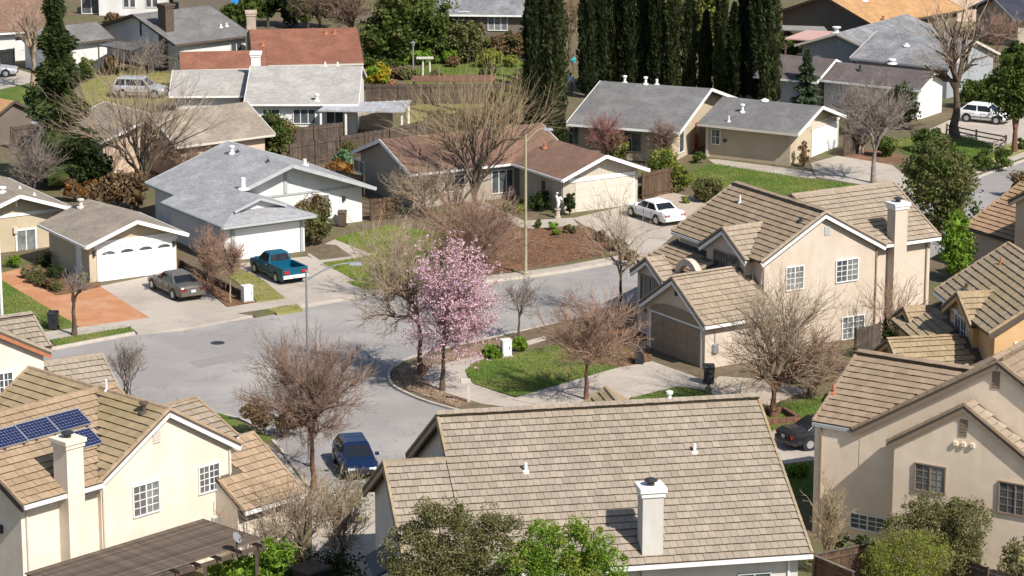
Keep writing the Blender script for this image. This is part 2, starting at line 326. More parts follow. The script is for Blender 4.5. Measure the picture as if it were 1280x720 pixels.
def tile_roofs(h, blocks, m, wd=.33, ex=.40, limit=300, trim=None, mats=None):
    """concrete tiles on every slope: the nearest ones in view are objects, the rest one joined part; ridge and rake tiles are pieces too"""
    cand = []; rest = []; org = ORG[h.name]; C0 = Vector((0, 0, CAMH))
    for bi, b in enumerate(blocks):
        mm = (mats or {}).get(bi, m)
        rp = roof(h, b, 'underlay', rake=None, eave=None) if b.rp is None else b.rp
        b.rp = rp
        sl = sqrt((b.W/2)**2+b.rise**2); up_t = b.W/2/sl; up_z = b.rise/sl
        others = [x for j, x in enumerate(blocks) if j != bi]
        for sg in b.sides:
            mslope = (mats or {}).get((bi, sg), mm)
            along = b.u if sg < 0 else -b.u     # x axis so that normal points up
            upv = b.v*(-sg*up_t)+Vector((0, 0, up_z)); nrm = along.cross(upv)
            if nrm.z < 0: along = -along; nrm = -nrm
            s_org = 0 if along.dot(b.u) < 0 else b.L
            nr = int(math.ceil(sl*(1-b.tmin/(b.W/2))/ex-.15)); nc = int(math.ceil(b.L/wd))+1
            for i in range(nr):
                for j in range(nc):
                    x = (j+.5-(.5 if i % 2 else 0))*wd
                    if x > b.L+wd/2-.03: continue
                    y = -.05+i*ex
                    lx = min(max(x, wd/2), b.L-wd/2)
                    p = b.P(s_org, sg*b.W/2, b.ze)+along*lx+upv*y-nrm*(.008 if lx != x else 0)
                    c = p+upv*(ex/2)
                    if any(o.roof_z(c) > c.z+.02 for o in others): continue
                    vis = nrm.dot(C0-c) > 0 and in_frame(c)
                    dd = (C0-c).length
                    jit = random.uniform(-.009, .009)
                    rec = (dd, p+nrm*jit, along, upv, nrm, mslope, rp, sg)
                    (cand if vis else rest).append(rec)
    cand.sort(key=lambda r: r[0]); rest += cand[limit:]
    for dd, p, a, uu, n, mm, rp, sg in cand[:limit]:
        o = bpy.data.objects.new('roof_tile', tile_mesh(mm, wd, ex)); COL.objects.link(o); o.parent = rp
        R = Matrix((a, uu, n)).transposed(); yw = Matrix.Rotation(random.uniform(-.022, .022), 3, 'Z')
        o.matrix_local = Matrix.Translation(p-org) @ (R @ yw).to_4x4()
    by = {}
    for r in rest: by.setdefault((r[5], r[6].name), []).append(r)
    for (mm, rn), rs in by.items():
        base = np.array(TPTS)*np.array([wd-.012, ex+.05, 1]); co = []
        for dd, p, a, uu, n, *_ in rs: co.append(np.array(p)+base@np.array([a, uu, n]))
        co = np.concatenate(co); fa = (TFAC[None]+8*np.arange(len(rs))[:, None, None]).reshape(-1, 4)
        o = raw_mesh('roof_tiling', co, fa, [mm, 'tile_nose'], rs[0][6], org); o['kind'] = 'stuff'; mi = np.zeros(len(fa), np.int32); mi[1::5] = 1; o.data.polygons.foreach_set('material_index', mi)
    for bi, b in enumerate(blocks):     # ridge and rake trim
        mm = trim or m; others = [x for j, x in enumerate(blocks) if j != bi]
        lines = [(b.P(.0, 0, b.ze+b.rise+.03), b.P(b.L, 0, b.ze+b.rise+.03), .24, .09)] if b.tmin == 0 else []
        for s in (0.06, b.L-.06):
            for sg in b.sides: lines.append((b.P(s, sg*(b.W/2+.03), b.ze+.04), b.P(s, sg*b.tmin, b.zr(b.tmin)+.04), .17, .12))
        for a, c, wd2, ht in lines:
            L = (c-a).length; n = max(1, int(L/.42)); d = (c-a)/n; sdv = d.cross(Vector((0, 0, 1))).normalized(); upv = sdv.cross(d).normalized()
            key = ('trim', mm, wd2, ht, round(d.length, 2))
            if key not in TILE:
                q = MB(); q.add([(0, -wd2/2, -ht*.6), (0, wd2/2, -ht*.6), (0, wd2*.33, ht*.5), (0, -wd2*.33, ht*.5)]+[(d.length+.03, -wd2/2*.9, -ht*.6), (d.length+.03, wd2/2*.9, -ht*.6), (d.length+.03, wd2*.3, ht*.32), (d.length+.03, -wd2*.3, ht*.32)], [(3, 2, 1, 0), (4, 5, 6, 7), (0, 1, 5, 4), (1, 2, 6, 5), (2, 3, 7, 6), (3, 0, 4, 7)])
                me = bpy.data.meshes.new('ridge_tile'); me.from_pydata(q.v, [], q.f); me.materials.append(M[mm]); TILE[key] = me
            for i in range(n):
                p = a+d*i; c2 = p+d*.5
                if wd2 < .2:
                    c3 = c2+(b.u if (c2-b.F).dot(b.u) > -b.L/2 else -b.u)*.35
                    if any(abs(o.roof_z(c3)-c3.z) < .3 for o in others): continue
                if any(o.roof_z(c2) > c2.z+.05 for o in others) or not in_frame(c2): continue
                o = bpy.data.objects.new('ridge_tile', TILE[key]); COL.objects.link(o); o.parent = b.rp
                o.matrix_local = Matrix.Translation(p-org) @ Matrix((d.normalized(), sdv, upv)).transposed().to_4x4()
def bargeboards(h, b, m='white_paint', rakes='f', rh=.26, gut='white_paint', gs=(-1, 1), ranges=None):
    for c in rakes:
        s = .0 if c == 'f' else b.L
        for sg in (-1, 1):
            mb = MB(); mb.beam(b.P(s+(.06 if c == 'f' else -.06), sg*(b.W/2), b.ze-.22), b.P(s+(.06 if c == 'f' else -.06), 0, b.ze+b.rise-.22), .10, rh); mb.build('rake_board', m, h)
    for sg in gs:
        r = (ranges or {}).get(sg, (.03, b.L-.03))
        mb = MB(); mb.beam(b.P(r[0], sg*(b.W/2+.06), b.ze-.12), b.P(r[1], sg*(b.W/2+.06), b.ze-.12), .13, .16); mb.build('gutter', gut, h)
def window(h, b, f, a0, z0, a1, z1, nx=2, ny=1, frame='white_paint', glass='glass', bars=True, label=None, trimw=.06):
    o, al, n = b.face(f); a0, a1 = sorted((a0, a1)); z0, z1 = sorted((z0, z1)); up = Vector((0, 0, 1)); t = trimw
    ctr = lambda a, z, d: o+al*a+up*z+n*d
    mb = MB(); ax = (al, n, up); ac, zc = (a0+a1)/2, (z0+z1)/2
    mb.box(ctr(ac, z0+t/2, .03), (a1-a0)/2, .05, t/2, ax); mb.box(ctr(ac, z1-t/2, .03), (a1-a0)/2, .05, t/2, ax)
    for a in (a0+t/2, a1-t/2): mb.box(ctr(a, zc, .03), t/2, .047, (z1-z0)/2-t, ax)
    for i in range(1, nx): mb.box(ctr(a0+(a1-a0)*i/nx, zc, .025), .032, .04, (z1-z0)/2-t, ax)
    w_ = mb.build('window', frame, h)
    if label: w_['label'] = label
    for i in range(nx):
        x0, x1 = a0+t+(a1-a0-2*t)*i/nx, a0+t+(a1-a0-2*t)*(i+1)/nx
        g = MB(); g.box(ctr((x0+x1)/2, zc, .005), (x1-x0)/2-.01, .02, (z1-z0)/2-t, ax)
        g.build('pane', glass[i] if isinstance(glass, tuple) else glass, w_)
        if ny > 1 and bars:
            g = MB()
            for j in range(1, ny): g.box(ctr((x0+x1)/2, z0+t+(z1-z0-2*t)*j/ny, .03), (x1-x0)/2-.03, .012, .016, ax)
            g.box(ctr((x0+x1)/2, zc, .032), .016, .012, (z1-z0)/2-t-.01, ax)
            g.build('glazing_bar', frame, w_)
    return w_
def wpx(h, b, f, lt, rb, **k):     # window from its photo corners left-top, right-bottom
    a0, z1 = b.wp(f, *lt); a1, z0 = b.wp(f, *rb)
    return window(h, b, f, a0, z0, a1, z1, **k)
def wall_box(h, b, f, a0, a1, z0, z1, d, m, name, d0=-.02, label=None):
    o, al, n = b.face(f); up = Vector((0, 0, 1)); mb = MB()
    mb.box(o+al*(a0+a1)/2+up*(z0+z1)/2+n*(d+d0)/2, abs(a1-a0)/2, (d-d0)/2, abs(z1-z0)/2, (al, n, up)); q = mb.build(name, m, h)
    if label: q['label'] = label
    return q
def garage_door(h, b, f, a0, a1, z1, m='door_white', arches=False, surround=None, rows=4, cols=4):
    o, al, n = b.face(f); up = Vector((0, 0, 1)); a0, a1 = sorted((a0, a1)); ax = (al, n, up)
    if surround:
        for q in ((a0-.16, a0-.01, 0, z1+.02), (a1+.01, a1+.16, 0, z1+.02)): wall_box(h, b, f, q[0], q[1], q[2], q[3], .07, surround, 'door_jamb')
        wall_box(h, b, f, a0-.3, a1+.3, z1+.02, z1+.28, .09, surround, 'door_header')
    mb = MB(); mb.box(o+al*(a0+a1)/2+up*(z1/2)+n*.01, (a1-a0)/2, .02, z1/2, ax); d = mb.build('garage_door', m, h)
    for i in range(rows):
        for j in range(cols):
            if arches and i == rows-1: continue
            q = MB(); wq = (a1-a0)/cols; hq = z1/rows
            q.box(o+al*(a0+wq*(j+.5))+up*(hq*(i+.5))+n*.034, wq/2-.02, .012, hq/2-.012, ax); q.build('panel', m, d)
    if arches:
        for j in range(cols):
            wq = (a1-a0)/cols; hq = z1/rows; c = o+al*(a0+wq*(j+.5))+up*(hq*(rows-.78))
            q = MB(); q.box(o+al*(a0+wq*(j+.5))+up*(hq*(rows-.5))+n*.034, wq/2-.02, .012, hq/2-.012, ax); q.build('panel', m, d)
            pts = [c+al*cos(t)*wq*.36+up*sin(t)*hq*.40 for t in [pi*i/8 for i in range(9)]]
            q = MB(); q.add([p+n*.048 for p in pts]+[p+n*.062 for p in pts], [tuple(range(9)), tuple(range(17, 8, -1))]+[(i, i+1, i+10, i+9) for i in range(8)]); q.build('arched_pane', 'glass', d)
    return d
def chimney(h, p, ux, uy, hx, hy, z0, z1, m, capm, flue=True, hw=None):
    mb = MB(); mb.box(p+Vector((0, 0, (z0+z1)/2)), hx, hy, (z1-z0)/2, (ux, uy, Vector((0, 0, 1)))); c = mb.build('chimney', m, h)
    q = MB()
    q.box(p+Vector((0, 0, z1+.02)), hx+.06, hy+.06, .10, (ux, uy, Vector((0, 0, 1)))); q.box(p+Vector((0, 0, z1+.20)), hx+.12, hy+.12, .09, (ux, uy, Vector((0, 0, 1)))); q.build('chimney_cap', capm, c)
    if flue:
        q = MB(); q.lathe(p+Vector((0, 0, z1+.29)), [(.15, 0), (.15, .16), (.27, .18), (.27, .23), (.1, .3)], 12); q.build('flue_cap', 'dark_metal', c)
    return c
def vent(h, b, s, t, r=.06, ht=.45, m='white_paint', cap=False):
    p = b.P(s, t, b.zr(t)-.05); mb = MB()
    mb.lathe(p, [(r*2.4, 0), (r*2.2, .1), (r, .14), (r, ht)]+([(r*1.8, ht), (r*1.8, ht+.1), (r*.5, ht+.14)] if cap else []), 10)
    return mb.build('vent_pipe', m, h)
def vpx(h, b, px, py, sgn, **k):   # vent pipe at a photo point on slope sgn of a block
    n = (b.v*sgn*b.rise+Vector((0, 0, b.W/2))).normalized(); o = b.P(0, 0, b.ze+b.rise); d = RAY(px, py); c = Vector((0, 0, CAMH))
    p = c+d*((o-c).dot(n)/d.dot(n)); q = p-b.F; return vent(h, b, -q.dot(b.u), q.dot(b.v), **k)
def downspout(h, b, f, a, z0, z1, m='white_paint'):
    wall_box(h, b, f, a-.04, a+.04, z0, z1, .09, m, 'downspout')
def gvent(h, b, f, a, z, w_=.35, ht=.5, m='grey_paint'):
    o, al, n = b.face(f); up = Vector((0, 0, 1)); ax = (al, n, up); mb = MB(); mb.box(o+al*a+up*z+n*.01, w_/2, .02, ht/2, ax); v = mb.build('gable_vent', m, h)
    q = MB()
    for i in range(5): q.box(o+al*a+up*(z-ht/2+ht*(i+.5)/5)+n*.035, w_/2-.02, .012, ht/16, ax)
    q.build('louvre', m, v)
def house(name, b, label, cat='house', group=None):
    c = b.P(b.L/2, 0, 0); return thing(name, c, label, cat, group)
# ---------------------------------------------------------------- the setting: ground, street, pavements, lawns
def slab(name, px, top, m, kind='structure', bottom=-.3, label=None, cat=None):
    pts = [G(x, y, top) for x, y in px]
    mb = MB(); mb.prism([(p.x, p.y) for p in pts], bottom, top); o = mb.build(name, m); o['kind'] = kind
    if label: o['label'] = label
    return o
mb = MB(); mb.add([(-900, 60, -.16), (900, 60, -.16), (900, 1500, -.16), (-900, 1500, -.16)], [(0, 1, 2, 3)]); o = mb.build('ground', 'soil', fix=False); o['kind'] = 'structure'
STREET = [(-60, 462), (62, 435), (168, 415), (225, 407), (318, 391), (385, 380), (470, 366), (560, 355), (640, 347), (705, 338), (790, 322), (900, 300), (1030, 268), (1130, 247), (1190, 232), (1290, 196), (1290, 262), (1215, 300), (1130, 335), (860, 360), (700, 402), (600, 425), (545, 437), (505, 450), (488, 463), (489, 478), (505, 489), (540, 503), (600, 520), (690, 545), (760, 640), (400, 700), (395, 620), (350, 560), (320, 533), (285, 519), (200, 508), (80, 540), (-60, 570)]
slab('street', STREET, -.10, 'asphalt')
def lot(px, name='yard'): return slab(name, px, -.01, 'soil')
lot([(-60, 461), (62, 434), (168, 414), (225, 406), (318, 390), (385, 379), (470, 365), (560, 354), (640, 346), (705, 337), (790, 321), (900, 299), (1030, 267), (1130, 246), (1190, 231), (1290, 195), (1400, 150), (1500, -60), (-300, -60), (-300, 470)])
lot([(860, 361), (700, 403), (600, 426), (545, 438), (505, 451), (489, 463), (490, 478), (505, 488), (540, 502), (600, 519), (690, 544), (760, 640), (700, 800), (1500, 800), (1500, 180), (1290, 263), (1215, 301), (1130, 336)])
lot([(400, 720), (394, 620), (349, 561), (319, 534), (285, 520), (200, 509), (80, 541), (-60, 571), (-200, 620), (-200, 900), (400, 900)])
def kerb(px, name='kerb', wd=.16):
    pts = [G(x, y, .0) for x, y in px]; mb = MB()
    for i in range(len(pts)-1):
        d = (pts[i+1]-pts[i]).normalized(); n = Vector((-d.y, d.x, 0))*wd/2
        n0 = n
        if i+2 < len(pts):
            d2 = (pts[i+2]-pts[i+1]).normalized(); n1 = (Vector((-d.y, d.x, 0))+Vector((-d2.y, d2.x, 0))).normalized()*wd/2
        else: n1 = n
        if i: n0 = prev
        prev = n1; a, b = pts[i], pts[i+1]
        mb.hexa([a-n0+Vector((0, 0, -.2)), b-n1+Vector((0, 0, -.2)), b+n1+Vector((0, 0, -.2)), a+n0+Vector((0, 0, -.2)), a-n0+Vector((0, 0, .022)), b-n1+Vector((0, 0, .022)), b+n1+Vector((0, 0, .022)), a+n0+Vector((0, 0, .022))])
    o = mb.build(name, 'kerb_concrete'); o['kind'] = 'structure'; return o
def smooth_px(p, n=3):
    q = []
    for i in range(len(p)-1):
        for k in range(n):
            t = k/n; a = p[max(i-1, 0)]; b = p[i]; c = p[i+1]; d = p[min(i+2, len(p)-1)]
            f = lambda j: .5*((2*b[j])+(-a[j]+c[j])*t+(2*a[j]-5*b[j]+4*c[j]-d[j])*t*t+(-a[j]+3*b[j]-3*c[j]+d[j])*t**3)
            q.append((f(0), f(1)))
    return q+[p[-1]]
kerb([(-60, 462), (62, 435), (168, 415)]); kerb([(318, 391), (352, 386)])
kerb([(455, 368), (560, 355), (640, 347), (705, 338), (780, 324)]); kerb([(900, 300), (1030, 268), (1085, 256)]); kerb([(1135, 246), (1190, 232), (1290, 196)])
kerb(smooth_px([(700, 402), (600, 425), (545, 437), (505, 450), (487, 463), (489, 478), (505, 489), (540, 503), (600, 519)]))
kerb(smooth_px([(200, 508), (285, 519), (320, 533), (350, 560), (395, 620)]))
def gutter_band(px, wd=.55):
    pts = [G(x, y, -.1) for x, y in px]; mb = MB()
    for i in range(len(pts)-1):
        d = (pts[i+1]-pts[i]).normalized(); n = Vector((d.y, -d.x, 0))*wd; mb.add([pts[i]+Vector((0, 0, .006)), pts[i+1]+Vector((0, 0, .006)), pts[i+1]+n+Vector((0, 0, .006)), pts[i]+n+Vector((0, 0, .006))], [(0, 1, 2, 3)])
    o = mb.build('street_gutter', 'kerb_concrete'); o['kind'] = 'structure'
gutter_band([(-60, 463), (62, 436), (168, 416), (225, 408), (318, 392), (352, 387), (455, 369), (560, 356), (640, 348), (705, 339), (780, 325)])
for px in ([(236, 452), (300, 440), (318, 446), (250, 460)], [(590, 372), (690, 356), (700, 362), (600, 379)]): slab('street_patch', px, -.094, 'asphalt_patch', bottom=-.12)
# street furniture of the road surface
def disc_px(name, px, py, r, top, m):
    p = G(px, py, top); mb = MB(); mb.lathe((p.x, p.y, top-.012), [(r, 0), (r, .012)], 20); return mb.build(name, m)
tag(disc_px('manhole_cover', 272, 428.5, .42, -.094, 'dark_metal'), 'round dark iron manhole cover in the grey street near the kerb', 'manhole cover')
# left house: pavement, drive, brick paving, lawn
slab('sidewalk', [(-60, 443), (55, 415), (99, 409), (186, 397), (282, 384.5), (320, 378), (360, 372.5), (388, 369), (388, 377), (355, 381.5), (318, 389), (290, 393), (168, 411), (62, 425), (-60, 452)], .012, 'concrete')
slab('driveway', [(124.5, 357.5), (218.5, 339), (233, 341), (283, 383.5), (318, 390), (330, 390), (318, 394), (225, 411), (172, 416), (166, 411), (187, 397)], .02, 'concrete')
slab('brick_path', [(1, 341), (31, 334), (27, 347), (48, 357), (70, 369), (85, 367.5), (126, 358.5), (186.5, 396.5), (99, 408.8), (90, 403), (2, 350)], .026, 'brick_paving')
slab('lawn', [(-40, 333), (2, 350), (90, 403), (91, 408), (57, 414), (-60, 440)], .03, 'lawn')
slab('lawn', [(62, 424.6), (163, 408.2), (168, 413.5), (70, 431.5)], .03, 'lawn')
slab('flower_bed', [(32, 333), (27, 347), (48, 357), (70, 368.5), (85, 367), (126, 358), (124, 345), (70, 318)], .034, 'bark_mulch')
slab('flower_bed', [(234, 342), (284, 383), (318, 377.5), (312, 366), (262, 346), (243, 333)], .036, 'bark_mulch')
slab('flower_bed', [(297, 391.5), (334, 386), (343, 390), (320, 394.5)], .04, 'soil')
slab('grass_verge', [(334, 386), (372, 380.5), (378, 386.5), (346, 391.5)], .044, 'dry_lawn')
slab('lawn', [(294, 333), (316, 342), (358, 373), (321, 377.5), (311, 362), (286, 346)], .032, 'dry_lawn')
slab('driveway', [(288, 330), (384, 320.5), (395, 324), (437, 347), (470, 363), (455, 368), (388, 379), (355, 384), (388, 371), (358, 373.5), (322, 345)], .028, 'concrete')
slab('garden_path', [(384, 318), (400, 308), (418, 299), (466, 318), (440, 323), (398, 328)], .02, 'concrete')
slab('flower_bed', [(386, 316), (402, 305), (420, 306), (440, 320), (400, 325)], .024, 'soil')
slab('lawn', [(416, 298), (484, 281), (540, 288), (600, 300), (625, 322), (545, 338), (450, 352), (420, 338), (397, 331), (441, 323), (466, 318)], .026, 'lime_lawn')
slab('lawn', [(432, 352), (545, 339), (590, 346), (560, 352), (480, 361), (455, 362)], .03, 'lime_lawn')
slab('sidewalk', [(455, 360), (560, 349), (640, 341), (705, 332), (780, 318), (780, 323), (705, 337), (640, 346), (560, 354), (458, 367)], .012, 'concrete')
slab('flower_bed', [(560, 280), (600, 262), (640, 278), (655, 286), (735, 283), (778, 306), (745, 321), (700, 328), (640, 338), (590, 342), (550, 318)], .034, 'bark_mulch')
slab('garden_path', [(588, 254), (603, 250), (655, 276), (716, 272), (722, 281), (655, 285), (640, 280)], .04, 'concrete')
slab('flower_bed', [(606, 250), (640, 248), (716, 268), (716, 272), (655, 276)], .034, 'soil')
slab('driveway', [(716, 272.5), (797, 254), (835, 264), (845, 290), (800, 332), (782, 322), (742, 290)], .03, 'concrete')
slab('gravel_strip', [(800, 252), (838, 240), (905, 255), (880, 275), (845, 289), (836, 263)], .022, 'gravel')
slab('lawn', [(855, 218), (893, 204), (1006, 222), (1088, 233), (1030, 250), (960, 262), (880, 252)], .026, 'lawn')
slab('garden_path', [(885, 199), (897, 199), (1014, 214), (1020, 222), (1008, 223), (893, 205)], .032, 'concrete')
slab('driveway', [(1013, 204), (1046.5, 194.5), (1115, 206), (1135, 222), (1130, 246), (1085, 256), (1040, 240), (1088, 232.5), (1020, 221)], .036, 'concrete')
slab('lawn', [(1105, 178), (1165, 165), (1215, 172), (1260, 188), (1215, 210), (1140, 196)], .026, 'lawn')
slab('driveway', [(1148, 168), (1187, 150), (1290, 130), (1310, 165), (1255, 195), (1225, 182)], .022, 'concrete')
slab('sidewalk', [(1135, 236), (1190, 222), (1262, 197), (1290, 185), (1290, 192), (1190, 228), (1137, 243)], .03, 'concrete')
slab('flower_bed', [(1045, 190), (1100, 185), (1140, 200), (1115, 206), (1050, 195)], .03, 'bark_mulch')
slab('flower_bed', [(1200, 205), (1265, 178), (1290, 182), (1262, 197), (1205, 214)], .024, 'dry_lawn')
# corner lot of the two-storey house
slab('sidewalk', [(585, 447), (680, 420), (684, 424), (596, 451), (583, 461), (583, 470), (592, 480), (640, 496), (662, 500), (700, 505), (690, 516), (600, 504), (548, 488), (528, 472), (540, 458)], .012, 'concrete')
slab('planting_strip', [(496, 461), (520, 452), (585, 434), (640, 420), (650, 424), (585, 446), (540, 457), (527, 472), (548, 488), (590, 502), (570, 508), (510, 487)], .02, 'strip_mulch')
slab('lawn', [(581, 463), (594, 452), (629, 447), (677, 434), (740, 418), (810, 440), (768, 461), (645, 496), (592, 479)], .03, 'lawn')
slab('flower_bed', [(690, 424), (760, 405), (812, 420), (815, 450), (772, 459), (735, 450)], .036, 'bark_mulch')
slab('driveway', [(770, 460), (815, 451.5), (873, 472), (887, 477), (880, 486), (848, 482.5), (785, 497.5), (700, 512), (640, 499), (650, 495)], .04, 'concrete')
slab('lawn', [(787, 497.5), (848, 483), (885, 489), (870, 505), (800, 508)], .034, 'lawn')
slab('garden_path', [(887, 477), (900, 470), (950, 474), (1010, 488), (960, 506), (890, 492)], .03, 'gravel')
slab('lawn', [(950, 512), (1035, 492), (1040, 520), (965, 540)], .03, 'lawn')
slab('driveway', [(940, 545), (1000, 530), (1040, 535), (1040, 572), (975, 580)], .036, 'concrete')
slab('lawn', [(970, 583), (1016, 576), (1016, 620), (985, 622)], .03, 'lawn')
# near left corner by the lower street
slab('lawn', [(240, 512), (278, 517), (312, 532), (345, 548), (330, 551), (290, 535), (240, 522)], .03, 'lawn')
slab('sidewalk', [(200, 524), (290, 537), (335, 556), (352, 568), (390, 620), (360, 640), (320, 580), (280, 556), (200, 540)], .012, 'concrete')
slab('driveway', [(391, 614), (470, 606), (498, 640), (482, 780), (388, 780)], .024, 'concrete')
# far gardens
slab('lawn', [(-40, 122), (0, 112), (38, 104), (60, 108), (40, 132), (-40, 136)], .03, 'lawn')
slab('lawn', [(100, 106), (150, 84), (215, 92), (240, 110), (200, 128), (110, 135)], .03, 'dry_lawn')
slab('driveway', [(-40, 112), (-40, 95), (20, 86), (40, 92), (38, 103), (0, 111)], .026, 'concrete')
slab('far_street', [(-60, 137), (38, 133), (60, 136), (60, 160), (-60, 172)], .01, 'asphalt')
slab('lawn', [(500, 92), (560, 76), (660, 72), (660, 100), (510, 104)], .03, 'lawn')
slab('lawn', [(505, 135), (560, 120), (620, 128), (590, 150), (510, 160)], .03, 'dry_lawn')
slab('lawn', [(480, 60), (560, 56), (640, 60), (640, 72), (490, 78)], .034, 'lawn')
slab('lawn', [(1230, -30), (1330, -30), (1330, 12), (1240, 18)], .03, 'lawn')
# ---------------------------------------------------------------- houses, front row first
GR = 'houses of the neighbourhood'
# 1 tan house with the white garage door
m1 = Block((-31.86, 182.51), -58.3, 7.8, 12, 2.55, 1.36, of=1.0); g1 = Block((-23.38, 175.39), -58.3, 6.96, 7.62, 2.55, 1.25, of=.75)
h = house('house', g1, 'tan single-storey house with a white garage door of four arched panes by a brick path', group=GR)
for b in (m1, g1): walls(h, b, 'tan_stucco'); roof(h, b, 'tan_shingle', rakes='f')
garage_door(h, g1, 'front', *[g1.wp('front', x, y)[0] for x, y in ((124.8, 356), (217, 339.5))], 2.1, arches=True, surround='white_paint')
wall_box(h, g1, 'front', -2.95, 2.95, 2.38, 2.58, .06, 'white_paint', 'trim_board')
wall_box(h, m1, 'front', -3.3, 3.3, 2.30, 2.52, .06, 'white_paint', 'trim_board')
wpx(h, m1, 'front', (18.5, 287), (46.5, 317), glass='curtain_glass', trimw=.12)
wall_box(h, g1, 'left', 1.9, 2.75, 0, 2.05, .04, 'white_paint', 'door'); wall_box(h, g1, 'front', 2.68, 2.85, 1.7, 2.0, .16, 'dark_metal', 'wall_lamp'); wall_box(h, g1, 'front', -2.75, -2.6, 1.7, 2.0, .16, 'dark_metal', 'wall_lamp')
wall_box(h, m1, 'front', -.2, .05, 1.2, 1.6, .2, 'cream_paint', 'mailbox')
for x, y in ((30, 262),): wall_box(h, m1, 'front', -.06, .06, 3.0, 3.6, .35, 'white_paint', 'gable_bracket')
vpx(h, g1, 101, 259, -1, r=.13, ht=.5, m='cream_paint', cap=True); vpx(h, m1, 3, 240, -1, r=.15, ht=.3, cap=True)
for s in (2.5, 5): vent(h, m1, s, 2.0, .05, .25)
# 2 white house with the grey roof
m2 = Block((-14.64, 188.34), -58.5, 12.65, 9.73, 2.5, 2.24, of=1.1, ob=.4); g2 = Block((-15.62, 181.16), -57.5, 6.74, 9, 2.5, 1.21, of=.7)
h = house('house', m2, 'white house with a pale grey shingle roof and a teal pickup at its garage', group=GR)
walls(h, m2, 'white_stucco'); roof(h, m2, 'pale_shingle', rake='grey_paint', eave='grey_paint')
def dutch(h, b, m, wm, d=1.55, th=.15, fascia='grey_paint'):
    """hip roof with a small gablet over the front hip"""
    hw = b.W/2; zd = b.ze+b.k*d; V = []; F = []; UV = []; org = ORG[h.name]
    for sg in (-1, 1):
        n = len(V); pts = [b.P(0, sg*hw, b.ze), b.P(b.L, sg*hw, b.ze), b.P(b.L, 0, b.ze+b.rise), b.P(d-.35, 0, b.ze+b.rise), b.P(d-.35, sg*(hw-d), zd), b.P(d, sg*(hw-d), zd)]
        V += pts; f = [(0, 1, 2, 3, 4, 5)]
        uv = [(0, 0), (b.L, 0), (b.L, 3.5), (d, 3.5), (d, 1.6), (d, 1.6)]
        if sg > 0: f = [tuple(reversed(f[0]))]
        F += [tuple(i+n for i in f[0])]; UV.append([uv[i] for i in f[0]])
    n = len(V); V += [b.P(0, -hw, b.ze), b.P(0, hw, b.ze), b.P(d+.1, hw-d, zd), b.P(d+.1, -hw+d, zd)]; F.append((n, n+1, n+2, n+3)); UV.append([(0, 0), (b.W, 0), (b.W-d, 1.6), (d, 1.6)])
    n = len(V); c = [(0, -hw), (0, hw), (b.L, hw), (b.L, -hw)]; V += [b.P(s, t, b.ze-.005) for s, t in c]+[b.P(s, t, b.ze-th) for s, t in c]
    for i in range(4): F.append((n+i, n+4+i, n+4+(i+1) % 4, n+(i+1) % 4)); UV.append([(0, 0)]*4)
    F.append((n+7, n+6, n+5, n+4)); UV.append([(0, 0)]*4)
    me = bpy.data.meshes.new('roof'); me.from_pydata([tuple(p-org) for p in V], [], F); ul = me.uv_layers.new(name='UVMap'); k = 0
    for fu in UV:
        for q in fu: ul.data[k].uv = q; k += 1
    me.materials.append(M[m]); o = bpy.data.objects.new('roof', me); COL.objects.link(o); o.parent = h; ORG[o.name] = org
    q = MB(); q.add([b.P(d+.02, -(hw-d)+.05, zd-.02), b.P(d+.02, hw-d-.05, zd-.02), b.P(d+.02, 0, b.ze+b.rise-.08)]+[b.P(d+.2, -(hw-d)+.05, zd-.02), b.P(d+.2, hw-d-.05, zd-.02), b.P(d+.2, 0, b.ze+b.rise-.08)], [(0, 1, 2), (5, 4, 3), (0, 3, 4, 1), (1, 4, 5, 2), (2, 5, 3, 0)]); q.build('gablet', wm, h)
    for sg in (-1, 1):
        q = MB(); q.beam(b.P(d-.37, sg*(hw-d+.05), zd+.0), b.P(d-.37, 0, b.ze+b.rise+.0), .04, .16); q.build('rake_board', fascia, h)
    for a, c2 in (((-.06, -hw), (-.06, hw)), ((0, -hw-.05), (b.L, -hw-.05)), ((0, hw+.05), (b.L, hw+.05))):
        q = MB(); q.beam(b.P(*a, b.ze-.1), b.P(*c2, b.ze-.1), .07, .17); q.build('gutter', fascia, h)
mb = MB(); hw = g2.W/2-.45; mb.prism([tuple(g2.P(s, t, 0)[:2]) for s, t in ((.7, -hw), (.7, hw), (8.5, hw), (8.5, -hw))], -.3, 2.36); mb.build('wall', 'white_stucco', h)
dutch(h, g2, 'pale_shingle', 'white_stucco')
garage_door(h, g2, 'front', -2.2, 2.55, 2.05, rows=4, cols=4); wall_box(h, g2, 'front', -2.45, 2.75, 2.09, 2.32, .1, 'grey_paint', 'door_header')
for a in (-2.35, 2.68): wall_box(h, g2, 'front', a-.1, a+.1, 0, 2.07, .09, 'grey_paint', 'door_jamb')
wall_box(h, m2, 'front', -.12, .12, 2.6, 4.35, .08, 'grey_paint', 'gable_post'); wall_box(h, m2, 'front', -5.5, 5.7, 2.42, 2.56, .06, 'grey_paint', 'trim_board')
window(h, m2, 'front', 1.7, .9, 3.3, 2.2, frame='white_paint', glass='curtain_glass'); wall_box(h, m2, 'front', 4.3, 4.5, 1.6, 1.9, .16, 'dark_metal', 'wall_lamp')
for x, y, c in ((290, 192, True), (297, 190, False), (335, 202, False), (289.5, 245, False)): vpx(h, m2, x, y, -1, r=.11 if c else .07, ht=.5 if c else .22, m='white_paint' if c else 'dark_metal', cap=c)
vpx(h, m2, 304, 236, -1, r=.16, ht=.8, m='white_paint'); vent(h, m2, 4.0, 3.0, .12, .5, 'white_paint')
